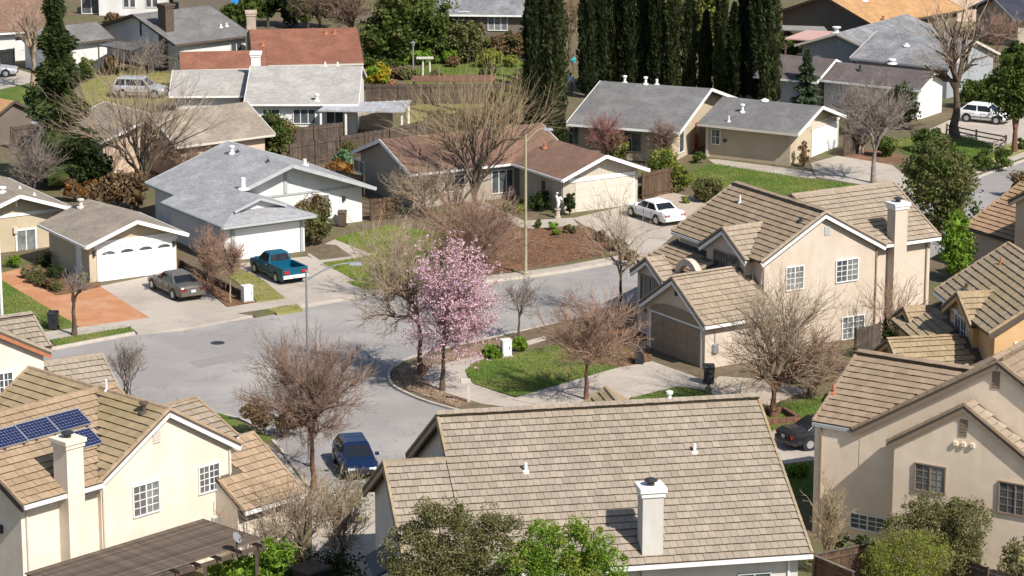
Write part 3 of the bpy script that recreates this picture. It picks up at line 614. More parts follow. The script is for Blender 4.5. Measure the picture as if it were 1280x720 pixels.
# 3 brown-roofed house
g3 = Block((6.54, 195.52), -59, 7.18, 7.0, 2.6, 1.36, of=.75); m3 = Block((2.11, 205.99), 29, 9.28, 13.07, 2.6, 1.67, of=.3, ob=.5)
h = house('house', m3, 'pale board-sided house with a brown shingle roof behind the big bare golden tree', group=GR)
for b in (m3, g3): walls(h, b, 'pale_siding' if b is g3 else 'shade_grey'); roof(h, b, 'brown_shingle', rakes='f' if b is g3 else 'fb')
def battens(h, b, f, a0, a1, z0, top, m, step=.3):
    o, al, n = b.face(f); q = MB(); a = a0
    while a < a1:
        z1 = top(a) if callable(top) else top
        if z1 > z0+.1: q.box(o+al*a+Vector((0, 0, (z0+z1)/2))+n*.012, .025, .018, (z1-z0)/2, (al, n, Vector((0, 0, 1))))
        a += step
    p = q.build('siding_batten', m, h); p['kind'] = 'stuff'
battens(h, g3, 'front', -2.9, 2.95, 2.45, lambda a: g3.zr(abs(a))-.3, 'cream_paint'); battens(h, g3, 'left', .9, 6.2, .1, 2.35, 'cream_paint'); battens(h, g3, 'right', .9, 6.2, .1, 2.35, 'cream_paint')
garage_door(h, g3, 'front', *[g3.wp('front', x, y)[0] for x, y in ((718.5, 268), (793, 252))], 2.1, m='cream_paint', rows=4, cols=4)
wall_box(h, g3, 'front', -2.6, 2.85, 2.14, 2.42, .08, 'white_paint', 'door_header')
for a in (2.75,): wall_box(h, g3, 'front', a-.08, a+.08, 0, 2.1, .06, 'white_paint', 'door_jamb')
wpx(h, m3, 'left', (527, 220), (548, 236)); wpx(h, m3, 'back', (443, 197.5), (456.5, 218.5)); 
window(h, m3, 'left', 4.6, .4, 6.4, 2.1, nx=3); window(h, m3, 'left', 8.5, .9, 10.2, 2.1); wall_box(h, m3, 'left', 3.2, 4.1, 0, 2.05, .04, 'white_paint', 'door'); wall_box(h, g3, 'left', 3.0, 3.5, .9, 1.9, .04, 'brown_paint', 'shutter')
vpx(h, g3, 681, 185, -1, r=.1, ht=.45, m='terracotta'); vent(h, m3, 3, 1.5, .07, .4)
# 4 tan house with the grey roof before the cypresses
m4 = Block((15.32, 218.21), -22, 14.96, 9.1, 2.6, 2.08, of=.9, os=.8); g4 = Block((23.44, 214.17), -30.5, 8.69, 8.4, 2.6, 1.42, of=.9, os=.65)
h = house('house', m4, 'tan house with a long dark grey shingle roof in front of the cypress row', group=GR)
walls(h, m4, 'tan_stucco'); roof(h, m4, 'grey_shingle'); walls(h, g4, 'tan_stucco'); roof(h, g4, 'grey_shingle', rakes='f', eave='cream_paint')
garage_door(h, g4, 'front', *[g4.wp('front', x, y)[0] for x, y in ((1014, 200), (1045.5, 190))], 2.1, surround='cream_paint')
wall_box(h, g4, 'front', -3.6, 3.6, 2.4, 2.6, .06, 'cream_paint', 'trim_board')
wpx(h, m4, 'left', (778, 164.5), (802, 190.5), nx=2, frame='metal_grey'); wpx(h, m4, 'left', (711, 157), (724, 181), nx=2, frame='metal_grey'); wpx(h, m4, 'front', (848.5, 165), (854.5, 189), nx=1)
window(h, g4, 'left', 6.7, 1.0, 7.5, 2.2, nx=1, ny=2); wall_box(h, g4, 'left', 7.7, 7.9, 0, 2.3, .12, 'cream_paint', 'porch_post')
gvent(h, m4, 'front', -2.6, 2.3, .3, .4, 'cream_paint'); wall_box(h, g4, 'left', 6.2, 6.4, 1.3, 1.5, .2, 'dark_metal', 'wall_lamp'); wall_box(h, m4, 'front', -1.2, -.4, 0, 2.1, .04, 'tail_red', 'door')
for x, y, c in ((781, 101, True), (807, 105, True), (821, 104.5, False)): vpx(h, m4, x, y, -1, r=.1, ht=.5, cap=c)
vpx(h, g4, 928, 140, -1, r=.1, ht=.55, cap=True); vpx(h, g4, 911, 152, -1, r=.06, ht=.5); vpx(h, g4, 956, 125.5, -1, r=.15, ht=.2)
# 5 two-storey beige house on the corner
m5 = Block((17.82, 159.57), -60, 8.7, 9.3, 5.4, 2.4, of=.35, ob=.3, os=.4); c5 = Block((22.70, 167.93), 30, 9.31, 7.4, 5.4, 2.41, of=.4, ob=0, os=.45)
g5 = Block((8.91, 156.58), -148, 6.36, 5.3, 2.6, 2.08, of=.35, ob=0, os=.35); s5 = Block((7.70, 161.49), -148, 3.2, 1.25, 3.6, 1.04, of=.35, ob=0, os=.3)
q_ = G(902, 285, 6.74); d5 = Block((q_.x, q_.y), -149, 4.6, 4.2, 5.3, 1.44, of=.35, ob=0, os=.35)
l5 = Block(tuple(m5.P(4.4, 0, 0)[:2]), -60, 13.4, 5.0, 3.85, 2.144, of=.3, ob=.3, os=.5); l5.sides = (-1,); l5.tmin = 3.9
h = house('house', m5, 'two-storey beige house with brown tile roof and a tall chimney on the corner lot', group=GR)
for b in (m5, c5, g5, s5, d5): walls(h, b, 'beige_stucco')
mb = MB(); mb.prism([tuple(m5.P(s, t, 0)[:2]) for s, t in ((4.7, -3.9), (4.7, -6.2), (9.0, -6.2), (9.0, -3.9))], -.3, 3.75); mb.build('wall', 'beige_stucco', h)
c5.cut = {-1: 4.15}
tile_roofs(h, [m5, c5, g5, s5, d5, l5], 'mid_tile', mats={(0, -1): 'brown_tile', 5: 'brown_tile'}, trim='mid_tile')
bargeboards(h, m5, gs=(-1,), ranges={-1: (5.2, 9.2)}); bargeboards(h, c5, gs=(-1,), ranges={-1: (.05, 4.2)}); bargeboards(h, g5, gs=(1,)); bargeboards(h, s5, gs=()); bargeboards(h, d5, gs=())
ch = chimney(h, m5.P(.35, 5.35, 0), m5.v, m5.u, .45, .38, 0, 7.45, 'beige_stucco', 'white_paint')
wpx(h, m5, 'front', (982, 334), (1004, 361), ny=4, glass='curtain_glass'); wpx(h, m5, 'front', (1044.5, 325.5), (1072, 350), ny=4, glass=('glass', 'curtain_glass')); wpx(h, m5, 'front', (982, 419), (1000, 441), ny=4, glass='curtain_glass'); wpx(h, m5, 'front', (1052, 396.5), (1079.5, 421), ny=4, glass='curtain_glass')
gvent(h, m5, 'front', .35, 6.6, .4, .5); downspout(h, c5, 'left', .7, 0, 5.2, 'taupe_paint'); downspout(h, m5, 'front', 3.88, 0, 5.2, 'taupe_paint')
window(h, d5, 'front', -1.2, 3.4, 1.3, 5.25, nx=2, ny=2, frame='taupe_paint'); window(h, s5, 'front', -.95, 1.3, .95, 3.5, nx=2, ny=2, frame='taupe_paint')
gd = garage_door(h, g5, 'front', -2.35, 2.4, 2.15, m='taupe_paint', rows=4, cols=4)
for a in (-2.45, 2.5): wall_box(h, g5, 'front', a-.07, a+.07, 0, 2.2, .05, 'white_paint', 'door_jamb')
wall_box(h, g5, 'front', -2.38, 2.43, 2.2, 2.3, .05, 'white_paint', 'door_header')
pts = [(2.5*cos(t), 2.32+.62*sin(t)) for t in [pi*i/12 for i in range(13)]]; o_, al_, n_ = g5.face('front'); q = MB()
q.add([o_+al_*a+Vector((0, 0, z))+n_*.01 for a, z in pts]+[o_+al_*a+Vector((0, 0, z))+n_*.05 for a, z in pts], [tuple(range(13)), tuple(range(25, 12, -1))]+[(i, i+1, i+14, i+13) for i in range(12)]); q.build('door_arch', 'taupe_paint', h)
gvent(h, g5, 'front', .0, 3.9, .28, .6, 'brown_paint')
# entry arch between garage and living room
q = MB(); pa = G(858, 322, 5.0); pa.z = 0; N_ = 10; R1, R0 = 1.15, .78; zc = 3.75
ring = [pa+g5.v*(R1*cos(pi*i/N_))+Vector((0, 0, zc+R1*sin(pi*i/N_))) for i in range(N_+1)]+[pa+g5.v*(R0*cos(pi*i/N_))+Vector((0, 0, zc+R0*sin(pi*i/N_))) for i in range(N_, -1, -1)]
n_r = len(ring); q.add(ring+[p-g5.u*.4 for p in ring], [(i, i+1, n_r-2-i, n_r-1-i) for i in range(N_)]+[(n_r+n_r-1-i, n_r+n_r-2-i, n_r+i+1, n_r+i) for i in range(N_)]+[(i, n_r+i, n_r+i+1, i+1) for i in range(n_r-1)])
for sg in (-1, 1): q.box(pa+g5.v*(sg*.97)-g5.u*.2+Vector((0, 0, zc/2)), .18, .2, zc/2, (g5.v, g5.u, Vector((0, 0, 1))))
q.build('entry_arch', 'beige_stucco', h)
q = MB(); q.box(G(908, 338, 4.2), 1.25, .45, .05, (g5.v, (g5.u+Vector((0, 0, -.35))).normalized(), Vector((0, 0, 1)))); q.build('awning', 'sheet_metal', h)
vpx(h, m5, 925, 254, -1, r=.06, ht=.5); vpx(h, m5, 1001, 277, -1, r=.1, ht=.3, m='dark_metal')
# 6 orange house at the right edge
m6 = Block((28.24, 142.22), -81, 8.06, 9.4, 5.4, 2.47, of=.3, os=.4); d6 = Block((23.20, 145.96), -168, 4.12, 3.2, 5.2, 1.25, of=.35, ob=0, os=.4); g6 = Block((19.44, 144.31), -168, 6.0, 6, 2.7, 1.65, of=.35, ob=0, os=.3); s6 = Block((21.04, 150.30), -168, 3.5, 4.5, 3.6, .96, of=.35, ob=0, os=.3)
l6 = Block(tuple(m6.P(4.6, 0, 0)[:2]), -81, 12.6, 4.9, 3.8, 2.0, of=.3, ob=.3, os=.5); l6.sides = (-1,); l6.tmin = 3.6
h = house('house', m6, 'orange stucco house with mossy brown tiles and a dormer at the right edge', group=GR)
for b in (m6, d6, g6, s6): walls(h, b, 'orange_stucco')
mb = MB(); mb.prism([tuple(l6.P(s, t, 0)[:2]) for s, t in ((.3, -3.5), (.3, -5.8), (4.6, -5.8), (4.6, -3.5))], -.3, 3.7); mb.build('wall', 'orange_stucco', h)
tile_roofs(h, [m6, d6, g6, s6, l6], 'ochre_tile', mats={(0, -1): 'ochre_tan_tile', 4: 'ochre_tan_tile'}, trim='ochre_tile')
bargeboards(h, m6, 'brown_paint', gs=(-1,), ranges={-1: (5.0, 9.2)}, gut='white_paint'); bargeboards(h, d6, 'orange_stucco', gs=()); bargeboards(h, g6, 'orange_stucco', gs=()); bargeboards(h, s6, 'orange_stucco', gs=())
window(h, d6, 'front', -.9, 3.1, .9, 5.2, nx=2, ny=3); wpx(h, m6, 'front', (1268, 428), (1284, 450), ny=3); wall_box(h, m6, 'front', -.95, -.55, 2.1, 2.6, .3, 'terracotta', 'planter_box')
vpx(h, m6, 1251, 330, -1, r=.06, ht=.4, m='terracotta'); vpx(h, m6, 1208, 361, -1, r=.1, ht=.35, m='brown_paint')
# tall house at the far right
Pq = G(1216, 286, 2.6); r1 = Block((0, 0), -60, 9, 6.5, 2.6, 2.4, of=.3, os=.4); sft = Pq-r1.P(5.6, -4.5, 2.6); r1.F = Vector((sft.x, sft.y, 0))
P2 = G(1260, 251, 5.4); r2 = Block((0, 0), -150, 8.6, 9, 5.4, 2.3, of=.3, os=.4); sft = P2-r2.P(0, -4.3, 5.4); r2.F = Vector((sft.x, sft.y, 0))
h = house('house', r2, 'two-storey pinkish house mostly outside the photo with a shaded wall beside the upper street', group=GR)
walls(h, r1, 'pink_stucco'); walls(h, r2, 'pink_stucco'); tile_roofs(h, [r1, r2], 'rust_tile', limit=120); bargeboards(h, r2, 'pink_stucco', gs=()); bargeboards(h, r1, 'pink_stucco', gs=(-1,), gut='brown_paint')
# 7 taupe house at the lower right
g7 = Block((21.17, 121.24), -123, 13.8, 9, 5.3, 4.22, of=.2, ob=0, os=.3); c7 = Block((16.10, 130.01), 147, 8.76, 7, 5.3, 2.24, of=.15, ob=0, os=0); p7 = Block((19.76, 121.08), -123, 7.26, 3.2, 5.3, 2.29, of=.15, ob=0, os=.3)
dd = (c7.P(2.17, c7.W/2, 0)-g7.P(0, -g7.W/2, 0)); 
h = house('house', g7, 'taupe two-storey house with stepped front gables and brown tiles at the lower right', group=GR)
for b in (g7, c7, p7): walls(h, b, 'taupe_stucco')
c7.cut = {1: 2.1}
tile_roofs(h, [g7, c7, p7], 'brown_tile', mats={2: 'mid_tile'}, trim='brown_tile')
bargeboards(h, g7, 'taupe_paint', gs=()); bargeboards(h, p7, 'taupe_paint', gs=()); bargeboards(h, c7, 'taupe_paint', gs=(1,), ranges={1: (.05, 2.0)}, gut='grey_paint')
wpx(h, p7, 'front', (1144, 577), (1182, 619), ny=4, frame='taupe_paint', glass=('glass', 'curtain_glass')); wpx(h, p7, 'front', (1249, 600), (1290, 648), ny=4, frame='taupe_paint'); wpx(h, g7, 'front', (1063, 639), (1107, 668), ny=3, frame='white_paint')
a_, z_ = p7.wp('front', 1204.6, 534.6); gvent(h, p7, 'front', a_, z_, .36, .75, 'taupe_paint'); a_, z_ = g7.wp('front', 1245, 475); gvent(h, g7, 'front', a_, z_, .36, .75, 'taupe_paint')
for x in (1195, 1205, 1216): a_, z_ = p7.wp('front', x, 554+(x-1195)*.12); wall_box(h, p7, 'front', a_-.09, a_+.09, z_-.09, z_+.09, .1, 'taupe_stucco', 'vent_cap')
downspout(h, c7, 'right', .5, 0, 5.1, 'taupe_paint')
vpx(h, c7, 1042, 492, 1, r=.07, ht=.5, m='terracotta')
# 8 big tiled roof at the bottom centre
u8 = Block((-3.12, 113.49), 191.2, 16.13, 13.75, 5.2, 4.12, of=.45, ob=.45, os=.55)
n_ = (u8.v*u8.rise+Vector((0, 0, u8.W/2))).normalized(); o_ = u8.P(0, 0, u8.ze+u8.rise); d_ = RAY(478, 578); c_ = Vector((0, 0, CAMH)); p_ = c_+d_*((o_-c_).dot(n_)/d_.dot(n_)); tau = (p_-u8.F).dot(u8.v); ext = (p_-u8.F).dot(u8.u)
l8 = Block(tuple(u8.P(-ext, tau, 0)[:2]), 191.2, 2*(u8.W/2-tau), ext-.02, 5.2, u8.k*(u8.W/2-tau), of=.45, ob=0, os=.55)
h = house('house', u8, 'house under the largest beige tile roof with a square chimney at the bottom centre', group=GR)
q_ = G(757, 484.5, 8.35); b8 = Block((q_.x, q_.y), 101.2, 9, 7, 5.4, 2.95, of=.4, ob=0, os=.4)
for b in (u8, l8, b8): walls(h, b, 'grey_stucco')
tile_roofs(h, [u8, l8, b8], 'greige_tile', trim='ochre_tan_tile', wd=.30, ex=.39, mats={2: 'ochre_tile'})
bargeboards(h, u8, 'taupe_paint', gs=(1,), gut='white_paint', rakes='fb'); bargeboards(h, l8, 'taupe_paint', gs=(1,), gut='white_paint')
bp = u8.P(0, 5.55, 0); q_ = G(815, 700, 5.2); s_ = -(q_-u8.F).dot(u8.u)
ch = chimney(h, u8.P(s_, u8.W/2-.75, 0), u8.u, u8.v, .42, .42, 0, 7.9, 'grey_stucco', 'white_paint', flue=True)
for x, y in ((657, 590), (868, 566)): vpx(h, u8, x, y, 1, r=.07, ht=.45, m='white_paint')
vent(h, u8, -(G(835, 500, 9.3)-u8.F).dot(u8.u), -.25, .085, .5, 'white_paint', cap=True)
wpx(h, u8, 'right', (922, 717), (963, 745), frame='grey_paint'); downspout(h, u8, 'right', .7, 0, 5.0, 'white_paint'); downspout(h, u8, 'right', 12.9, 0, 5.0, 'white_paint')
q = MB(); q.box(l8.P(-.1, -.2, 3.9), .5, 1.3, .06, ((l8.u+Vector((0, 0, -.55))).normalized(), l8.v, (Vector((0, 0, 1))+l8.u*.55).normalized())); q.build('awning', 'dark_metal', h)
# 9 cream house with solar panels
m9 = Block((-14.82, 119.86), -43.2, 8.1, 9.91, 5.3, 2.45, of=.3, ob=.3, os=.35); c9 = Block((-23.94, 117.35), -133.2, 9.82, 9, 5.3, 2.46, of=.3, ob=0, os=.5); g9 = Block((-11.76, 125.82), 46.8, 6.82, 3.72, 2.8, 2.11, of=.3, ob=0, os=.4); r9 = Block((-14.33, 125.97), 46.8, 5.6, 3.5, 5.3, 1.22, of=.3, ob=0, os=.4)
h9 = h = house('house', m9, 'cream two-storey house with golden tiles and solar panels at the lower left', group=GR)
for b in (m9, c9, g9, r9): walls(h, b, 'cream_stucco')
c9.cut = {1: 4.15}
tile_roofs(h, [m9, c9, g9, r9], 'gold_tile', mats={(0, -1): 'moss_tile', 3: 'mid_tile'}, trim='gold_tile')
bargeboards(h, m9, gs=()); bargeboards(h, c9, 'brown_paint', gs=(1,), ranges={1: (.05, 4.3)}); bargeboards(h, g9, gs=(-1,)); bargeboards(h, r9, gs=())
q_ = G(86, 705, 3.0); ch_p = c9.P(2.72, c9.W/2-.28, 0)
ch = chimney(h, ch_p, c9.u, c9.v, .44, .46, 0, 7.3, 'cream_stucco', 'cream_stucco')
wpx(h, m9, 'front', (164.5, 608), (199.5, 638), ny=4, glass=('screen_glass', 'curtain_glass')); wpx(h, m9, 'front', (247, 584), (274.5, 611), ny=4, glass=('screen_glass', 'glass'))
gvent(h, m9, 'front', -.55, 6.55, .42, .55, 'cream_paint'); downspout(h, m9, 'front', 3.55, 0, 5.1, 'cream_paint'); downspout(h, m9, 'front', -3.62, 0, 5.0, 'cream_paint'); downspout(h, c9, 'right', .55, 0, 5.0, 'cream_paint'); downspout(h, g9, 'left', .7, 0, 2.6, 'cream_paint')
wall_box(h, c9, 'front', 2.9, 3.15, 3.6, 3.95, .3, 'black_plastic', 'wall_lamp')
vpx(h, m9, 180, 516, -1, r=.11, ht=.45, m='brown_paint', cap=True); vpx(h, m9, 133, 489, -1, r=.05, ht=.6, m='white_paint')
# 10 cream house at the left edge
c10 = Block((-24.27, 141.5), 31.5, 4.5, 6, 5.3, 1.13, of=.3, ob=0, os=.4); g10 = Block((-20.94, 142.22), 29.5, 4.82, 5, 2.8, 1.38, of=.3, ob=0, os=.4)
P3 = G(64, 440, 5.2); k10 = Block((0, 0), -58.5, 8.4, 5, 5.2, 2.3, of=.3, ob=0, os=.3); sft = P3-k10.P(0, 4.2, 5.2); k10.F = Vector((sft.x, sft.y, 0))
h = house('house', k10, 'cream house at the left edge with grey tiles and a red-brown fascia', group=GR)
for b in (c10, g10, k10): walls(h, b, 'cream_stucco')
tile_roofs(h, [c10, g10, k10], 'greige_tile', limit=160, trim='greige_tile'); bargeboards(h, k10, 'terracotta', gs=()); bargeboards(h, g10, gs=(-1,)); 
wpx(h, k10, 'front', (-8, 467), (17, 492), ny=3)

# ---------------------------------------------------------------- houses further back
def simple(label, blocks, wallm, roofm, rake='white_paint', eave='white_paint', group=GR):
    h = house('house', blocks[0], label, group=group)
    for b in blocks: walls(h, b, wallm); roof(h, b, roofm, rake=rake, eave=eave, rh=.2, rakes='f' if b in (blocks[0],) and len(blocks) == 2 and b.L < 6 else 'fb')
    return h
m11 = Block((-12.07, 229.64), 0, 13, 9.0, 2.6, 1.91, of=.2); l11 = Block((-21.3, 231.0), 2, 8.18, 6.2, 2.6, 1.38)
h = simple('pale grey house with a big light roof and a white metal patio cover', [m11, l11], 'white_stucco', 'light_shingle')
window(h, m11, 'left', 3.4, .9, 5.2, 2.1, nx=3); window(h, m11, 'left', 6.2, .9, 7.6, 2.1); chimney(h, m11.P(8.6, .5, 0), m11.u, m11.v, .35, .45, 2, 5.3, 'white_paint', 'white_paint', flue=False); vpx(h, m11, 396, 126, -1, r=.12, ht=.5, cap=True); vent(h, m11, 2, .2, .08, .4); vent(h, m11, 3, .2, .08, .4)
window(h, m11, 'left', 1.2, .9, 2.6, 2.0)
m12 = Block((-13.55, 250.3), 7, 15.4, 9.4, 2.6, 1.88, of=.3); l12 = Block((-21.03, 243.37), 8, 6.2, 7.3, 2.6, 1.01)
h = simple('house with a broad rust red shingle roof behind the pale grey roof', [m12, l12], 'pale_siding', 'red_shingle', rake='brown_paint', eave='cream_paint')
for x, y in ((407, 42), (418, 42), (328, 57)): vpx(h, m12, x, y, -1, r=.1, ht=.4, m='terracotta')
chimney(h, m12.P(9.2, 1.5, 0), m12.u, m12.v, .4, .5, 2, 5.6, 'stone', 'stone', flue=False)
m13 = Block((-34.12, 257.01), 221, 13.3, 8.5, 2.7, 1.97, of=.9); g13 = Block((-42.62, 253.93), 222, 5.6, 6.8, 2.6, 1.18, of=.6)
h = simple('white and brown house with a grey roof and a square brick chimney beside the lawn', [m13, g13], 'white_stucco', 'grey_shingle', rake='brown_paint', eave='brown_paint')
chimney(h, m13.P(1.2, 3.6, 0), m13.u, m13.v, .45, .6, 0, 5.6, 'brown_paint', 'brown_paint', flue=False); wall_box(h, m13, 'front', -.12, .12, 2.6, 4.2, .06, 'brown_paint', 'gable_post'); wall_box(h, g13, 'front', -2.2, 2.2, 0, 2.1, .03, 'white_paint', 'garage_door')
window(h, m13, 'right', 6.3, .9, 7.6, 2.1); vent(h, m13, 6.5, 4.5, .08, .35); vent(h, m13, 7.2, 4.4, .08, .35)
pr = MB(); pts = [G(x, y, 2.5) for x, y in ((123, 56), (144, 51), (181, 55), (163, 63))]; pr.add(pts+[p-Vector((0, 0, .12)) for p in pts], [(0, 1, 2, 3), (7, 6, 5, 4)]+[(i, i+4, (i+1) % 4+4, (i+1) % 4) for i in range(4)]); pr.build('porch_roof', 'grey_shingle', h)
for p in (pts[0], pts[3]):
    q = MB(); q.beam(p-Vector((0, 0, 2.5)), p-Vector((0, 0, .1)), .12, .12, Vector((0, 1, 0))); q.build('porch_post', 'brown_paint', h)
m14 = Block((-43.5, 266.0), 24, 11, 12, 2.7, 2.4)
h = simple('house with a brown roof at the upper left corner behind the bare street tree', [m14], 'white_stucco', 'brown_shingle', eave='white_paint'); window(h, m14, 'left', 7.2, .8, 8.6, 2.0)
c15 = Block((-19.96, 213.76), 36, 8, 8.4, 2.6, 1.84); m15 = Block((-26.63, 209.39), -57, 8.34, 8, 2.6, 1.42)
h = simple('low house with a weathered grey roof behind the wide bare tree', [c15, m15], 'pink_stucco', 'tan_shingle', eave='cream_paint')
m16 = Block((2.6, 264.5), -4, 12.6, 11.5, 4.4, 2.0)
h = simple('dark brown house with a speckled grey roof above the garden at the top', [m16], 'brown_siding', 'silver_shingle', rake='brown_paint'); 
a_, z_ = m16.wp('left', 580, 20); window(h, m16, 'left', a_-.5, z_-.45, a_+.5, z_+.45); a_, z_ = m16.wp('left', 622, 28); window(h, m16, 'left', a_-.9, z_-.75, a_+.9, z_+.75, nx=3, glass='curtain_glass')
A17 = Block((26.86, 236.34), -31, 7.29, 5.8, 2.6, 1.37, of=.8); B17 = Block((34.51, 231.63), -34, 5.6, 9.5, 2.6, 1.1, of=.5)
h = simple('brown-roofed house with a white garage beside the parked white hatchback', [A17, B17], 'white_stucco', 'brown_grey_shingle'); wall_box(h, B17, 'front', -2.1, 2.1, 0, 2.1, .03, 'door_white', 'garage_door'); vpx(h, B17, 1075, 88, -1, r=.1, ht=.5, m='dark_metal')
C17 = Block((28.33, 249.64), 236, 8.2, 13.6, 2.7, 1.4, of=.5); D17 = Block((39.5, 243.2), -36, 9.5, 9.5, 2.7, 1.75, of=.4)
h = simple('grey-blue house with a silver speckled roof behind the brown roof', [C17, D17], 'blue_grey_siding', 'silver_shingle', rake='cream_paint', eave='blue_grey_siding'); gvent(h, C17, 'front', .1, 3.2, .3, .4); a_, z_ = C17.wp('front', 1072, 75.5); window(h, C17, 'front', a_-.55, 1.2, a_+.55, 1.75)
vent(h, C17, .6, -.3, .22, .5, 'white_plastic', True); vpx(h, D17, 1115, 79, -1, r=.2, ht=.3, m='white_paint', cap=True); vpx(h, D17, 1133, 57, -1, r=.15, ht=.25)
m19 = Block((29.12, 267.5), 225, 11.87, 14, 2.7, 2.14)
h = simple('house with a bright orange-tan roof at the top right', [m19], 'brown_siding', 'orange_shingle', rake='brown_paint', eave='brown_paint'); vpx(h, m19, 1081, 1, 1, r=.15, ht=.35); vpx(h, m19, 1104, 26, 1, r=.13, ht=.5, m='terracotta')
Pw = G(1200, 27, 0); m20 = Block((Pw.x, Pw.y), -80, 5.6, 9, 4.6, .8, of=.1, ob=.1, os=.1)
h = simple('tall pale stucco house block in full sun at the top right edge', [m20], 'pink_stucco', 'brown_grey_shingle')
Pn = G(1238, 52, 0); m21 = Block((Pn.x, Pn.y), 200, 9, 10, 2.6, 1.7)
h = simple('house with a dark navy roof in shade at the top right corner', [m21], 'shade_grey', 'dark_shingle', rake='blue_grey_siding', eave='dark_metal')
Pb = G(118, 24, 0); m22 = Block((Pb.x-7, Pb.y+6.5), 0, 7, 9, 5.0, 1.2)
h = simple('grey house with large windows at the top left behind the conifer', [m22], 'blue_grey_siding', 'brown_grey_shingle'); a_, z_ = m22.wp('left', 114, 6); window(h, m22, 'left', a_-1, z_-.9, a_+1, z_+.9, nx=2)
Pb = G(215, 22, 0); m23 = Block((Pb.x, Pb.y+4), 0, 6, 8, 2.7, .9)
h = simple('low cream house with a row of small windows at the top left', [m23], 'white_stucco', 'light_shingle', eave='cream_paint')
for x in (158, 166, 186, 194): a_, z_ = m23.wp('left', x, 11); window(h, m23, 'left', a_-.3, .8, a_+.3, 1.9, nx=1)
Pb = G(20, 178, 0); m24 = Block((Pb.x, Pb.y), -40, 4.4, 6, 2.2, 1.1, of=.3, os=.3)
h = simple('small tan outbuilding with a dark roof hatch at the left edge', [m24], 'brown_siding', 'orange_shingle', rake='brown_paint', eave='brown_paint'); q = MB(); q.box(m24.P(1.6, 1.1, m24.zr(1.1)+.05), .5, .5, .06); q.build('roof_hatch', 'dark_metal', h)
Pb = G(330, 18, 0); m25 = Block((Pb.x, Pb.y+3), -2, 7, 9, 2.6, .5)
h = simple('low brown house under the dark trees at the top with a blue tarp beside it', [m25], 'brown_siding', 'brown_grey_shingle')
# ---------------------------------------------------------------- trees and plants
def segs_mesh(segs, n):   # segs: (p0, p1, r0, r1) arrays -> prism walls
    p0 = np.array([s[0] for s in segs]); p1 = np.array([s[1] for s in segs]); r0 = np.array([s[2] for s in segs]); r1 = np.array([s[3] for s in segs])
    d = p1-p0; d /= np.linalg.norm(d, axis=1)[:, None]+1e-9
    ref = np.where(np.abs(d[:, 2:3]) < .9, [[0, 0, 1.]], [[1., 0, 0]]); a = np.cross(d, ref); a /= np.linalg.norm(a, axis=1)[:, None]; b = np.cross(d, a)
    an = np.arange(n)*2*pi/n; ca, sa = np.cos(an)[None, :, None], np.sin(an)[None, :, None]
    ring = a[:, None]*ca+b[:, None]*sa
    co = np.concatenate([p0[:, None]+ring*r0[:, None, None], p1[:, None]+ring*r1[:, None, None]], 1).reshape(-1, 3)
    k = np.arange(n); f = np.stack([k, (k+1) % n, (k+1) % n+n, k+n], 1)
    fa = (f[None]+(2*n*np.arange(len(segs)))[:, None, None]).reshape(-1, 4)
    return co, fa
def rot_about(d, ang, az):
    d = d/np.linalg.norm(d); ref = np.array([0, 0, 1.]) if abs(d[2]) < .9 else np.array([1., 0, 0])
    a = np.cross(d, ref); a /= np.linalg.norm(a); b = np.cross(d, a)
    return d*cos(ang)+(a*cos(az)+b*sin(az))*sin(ang)
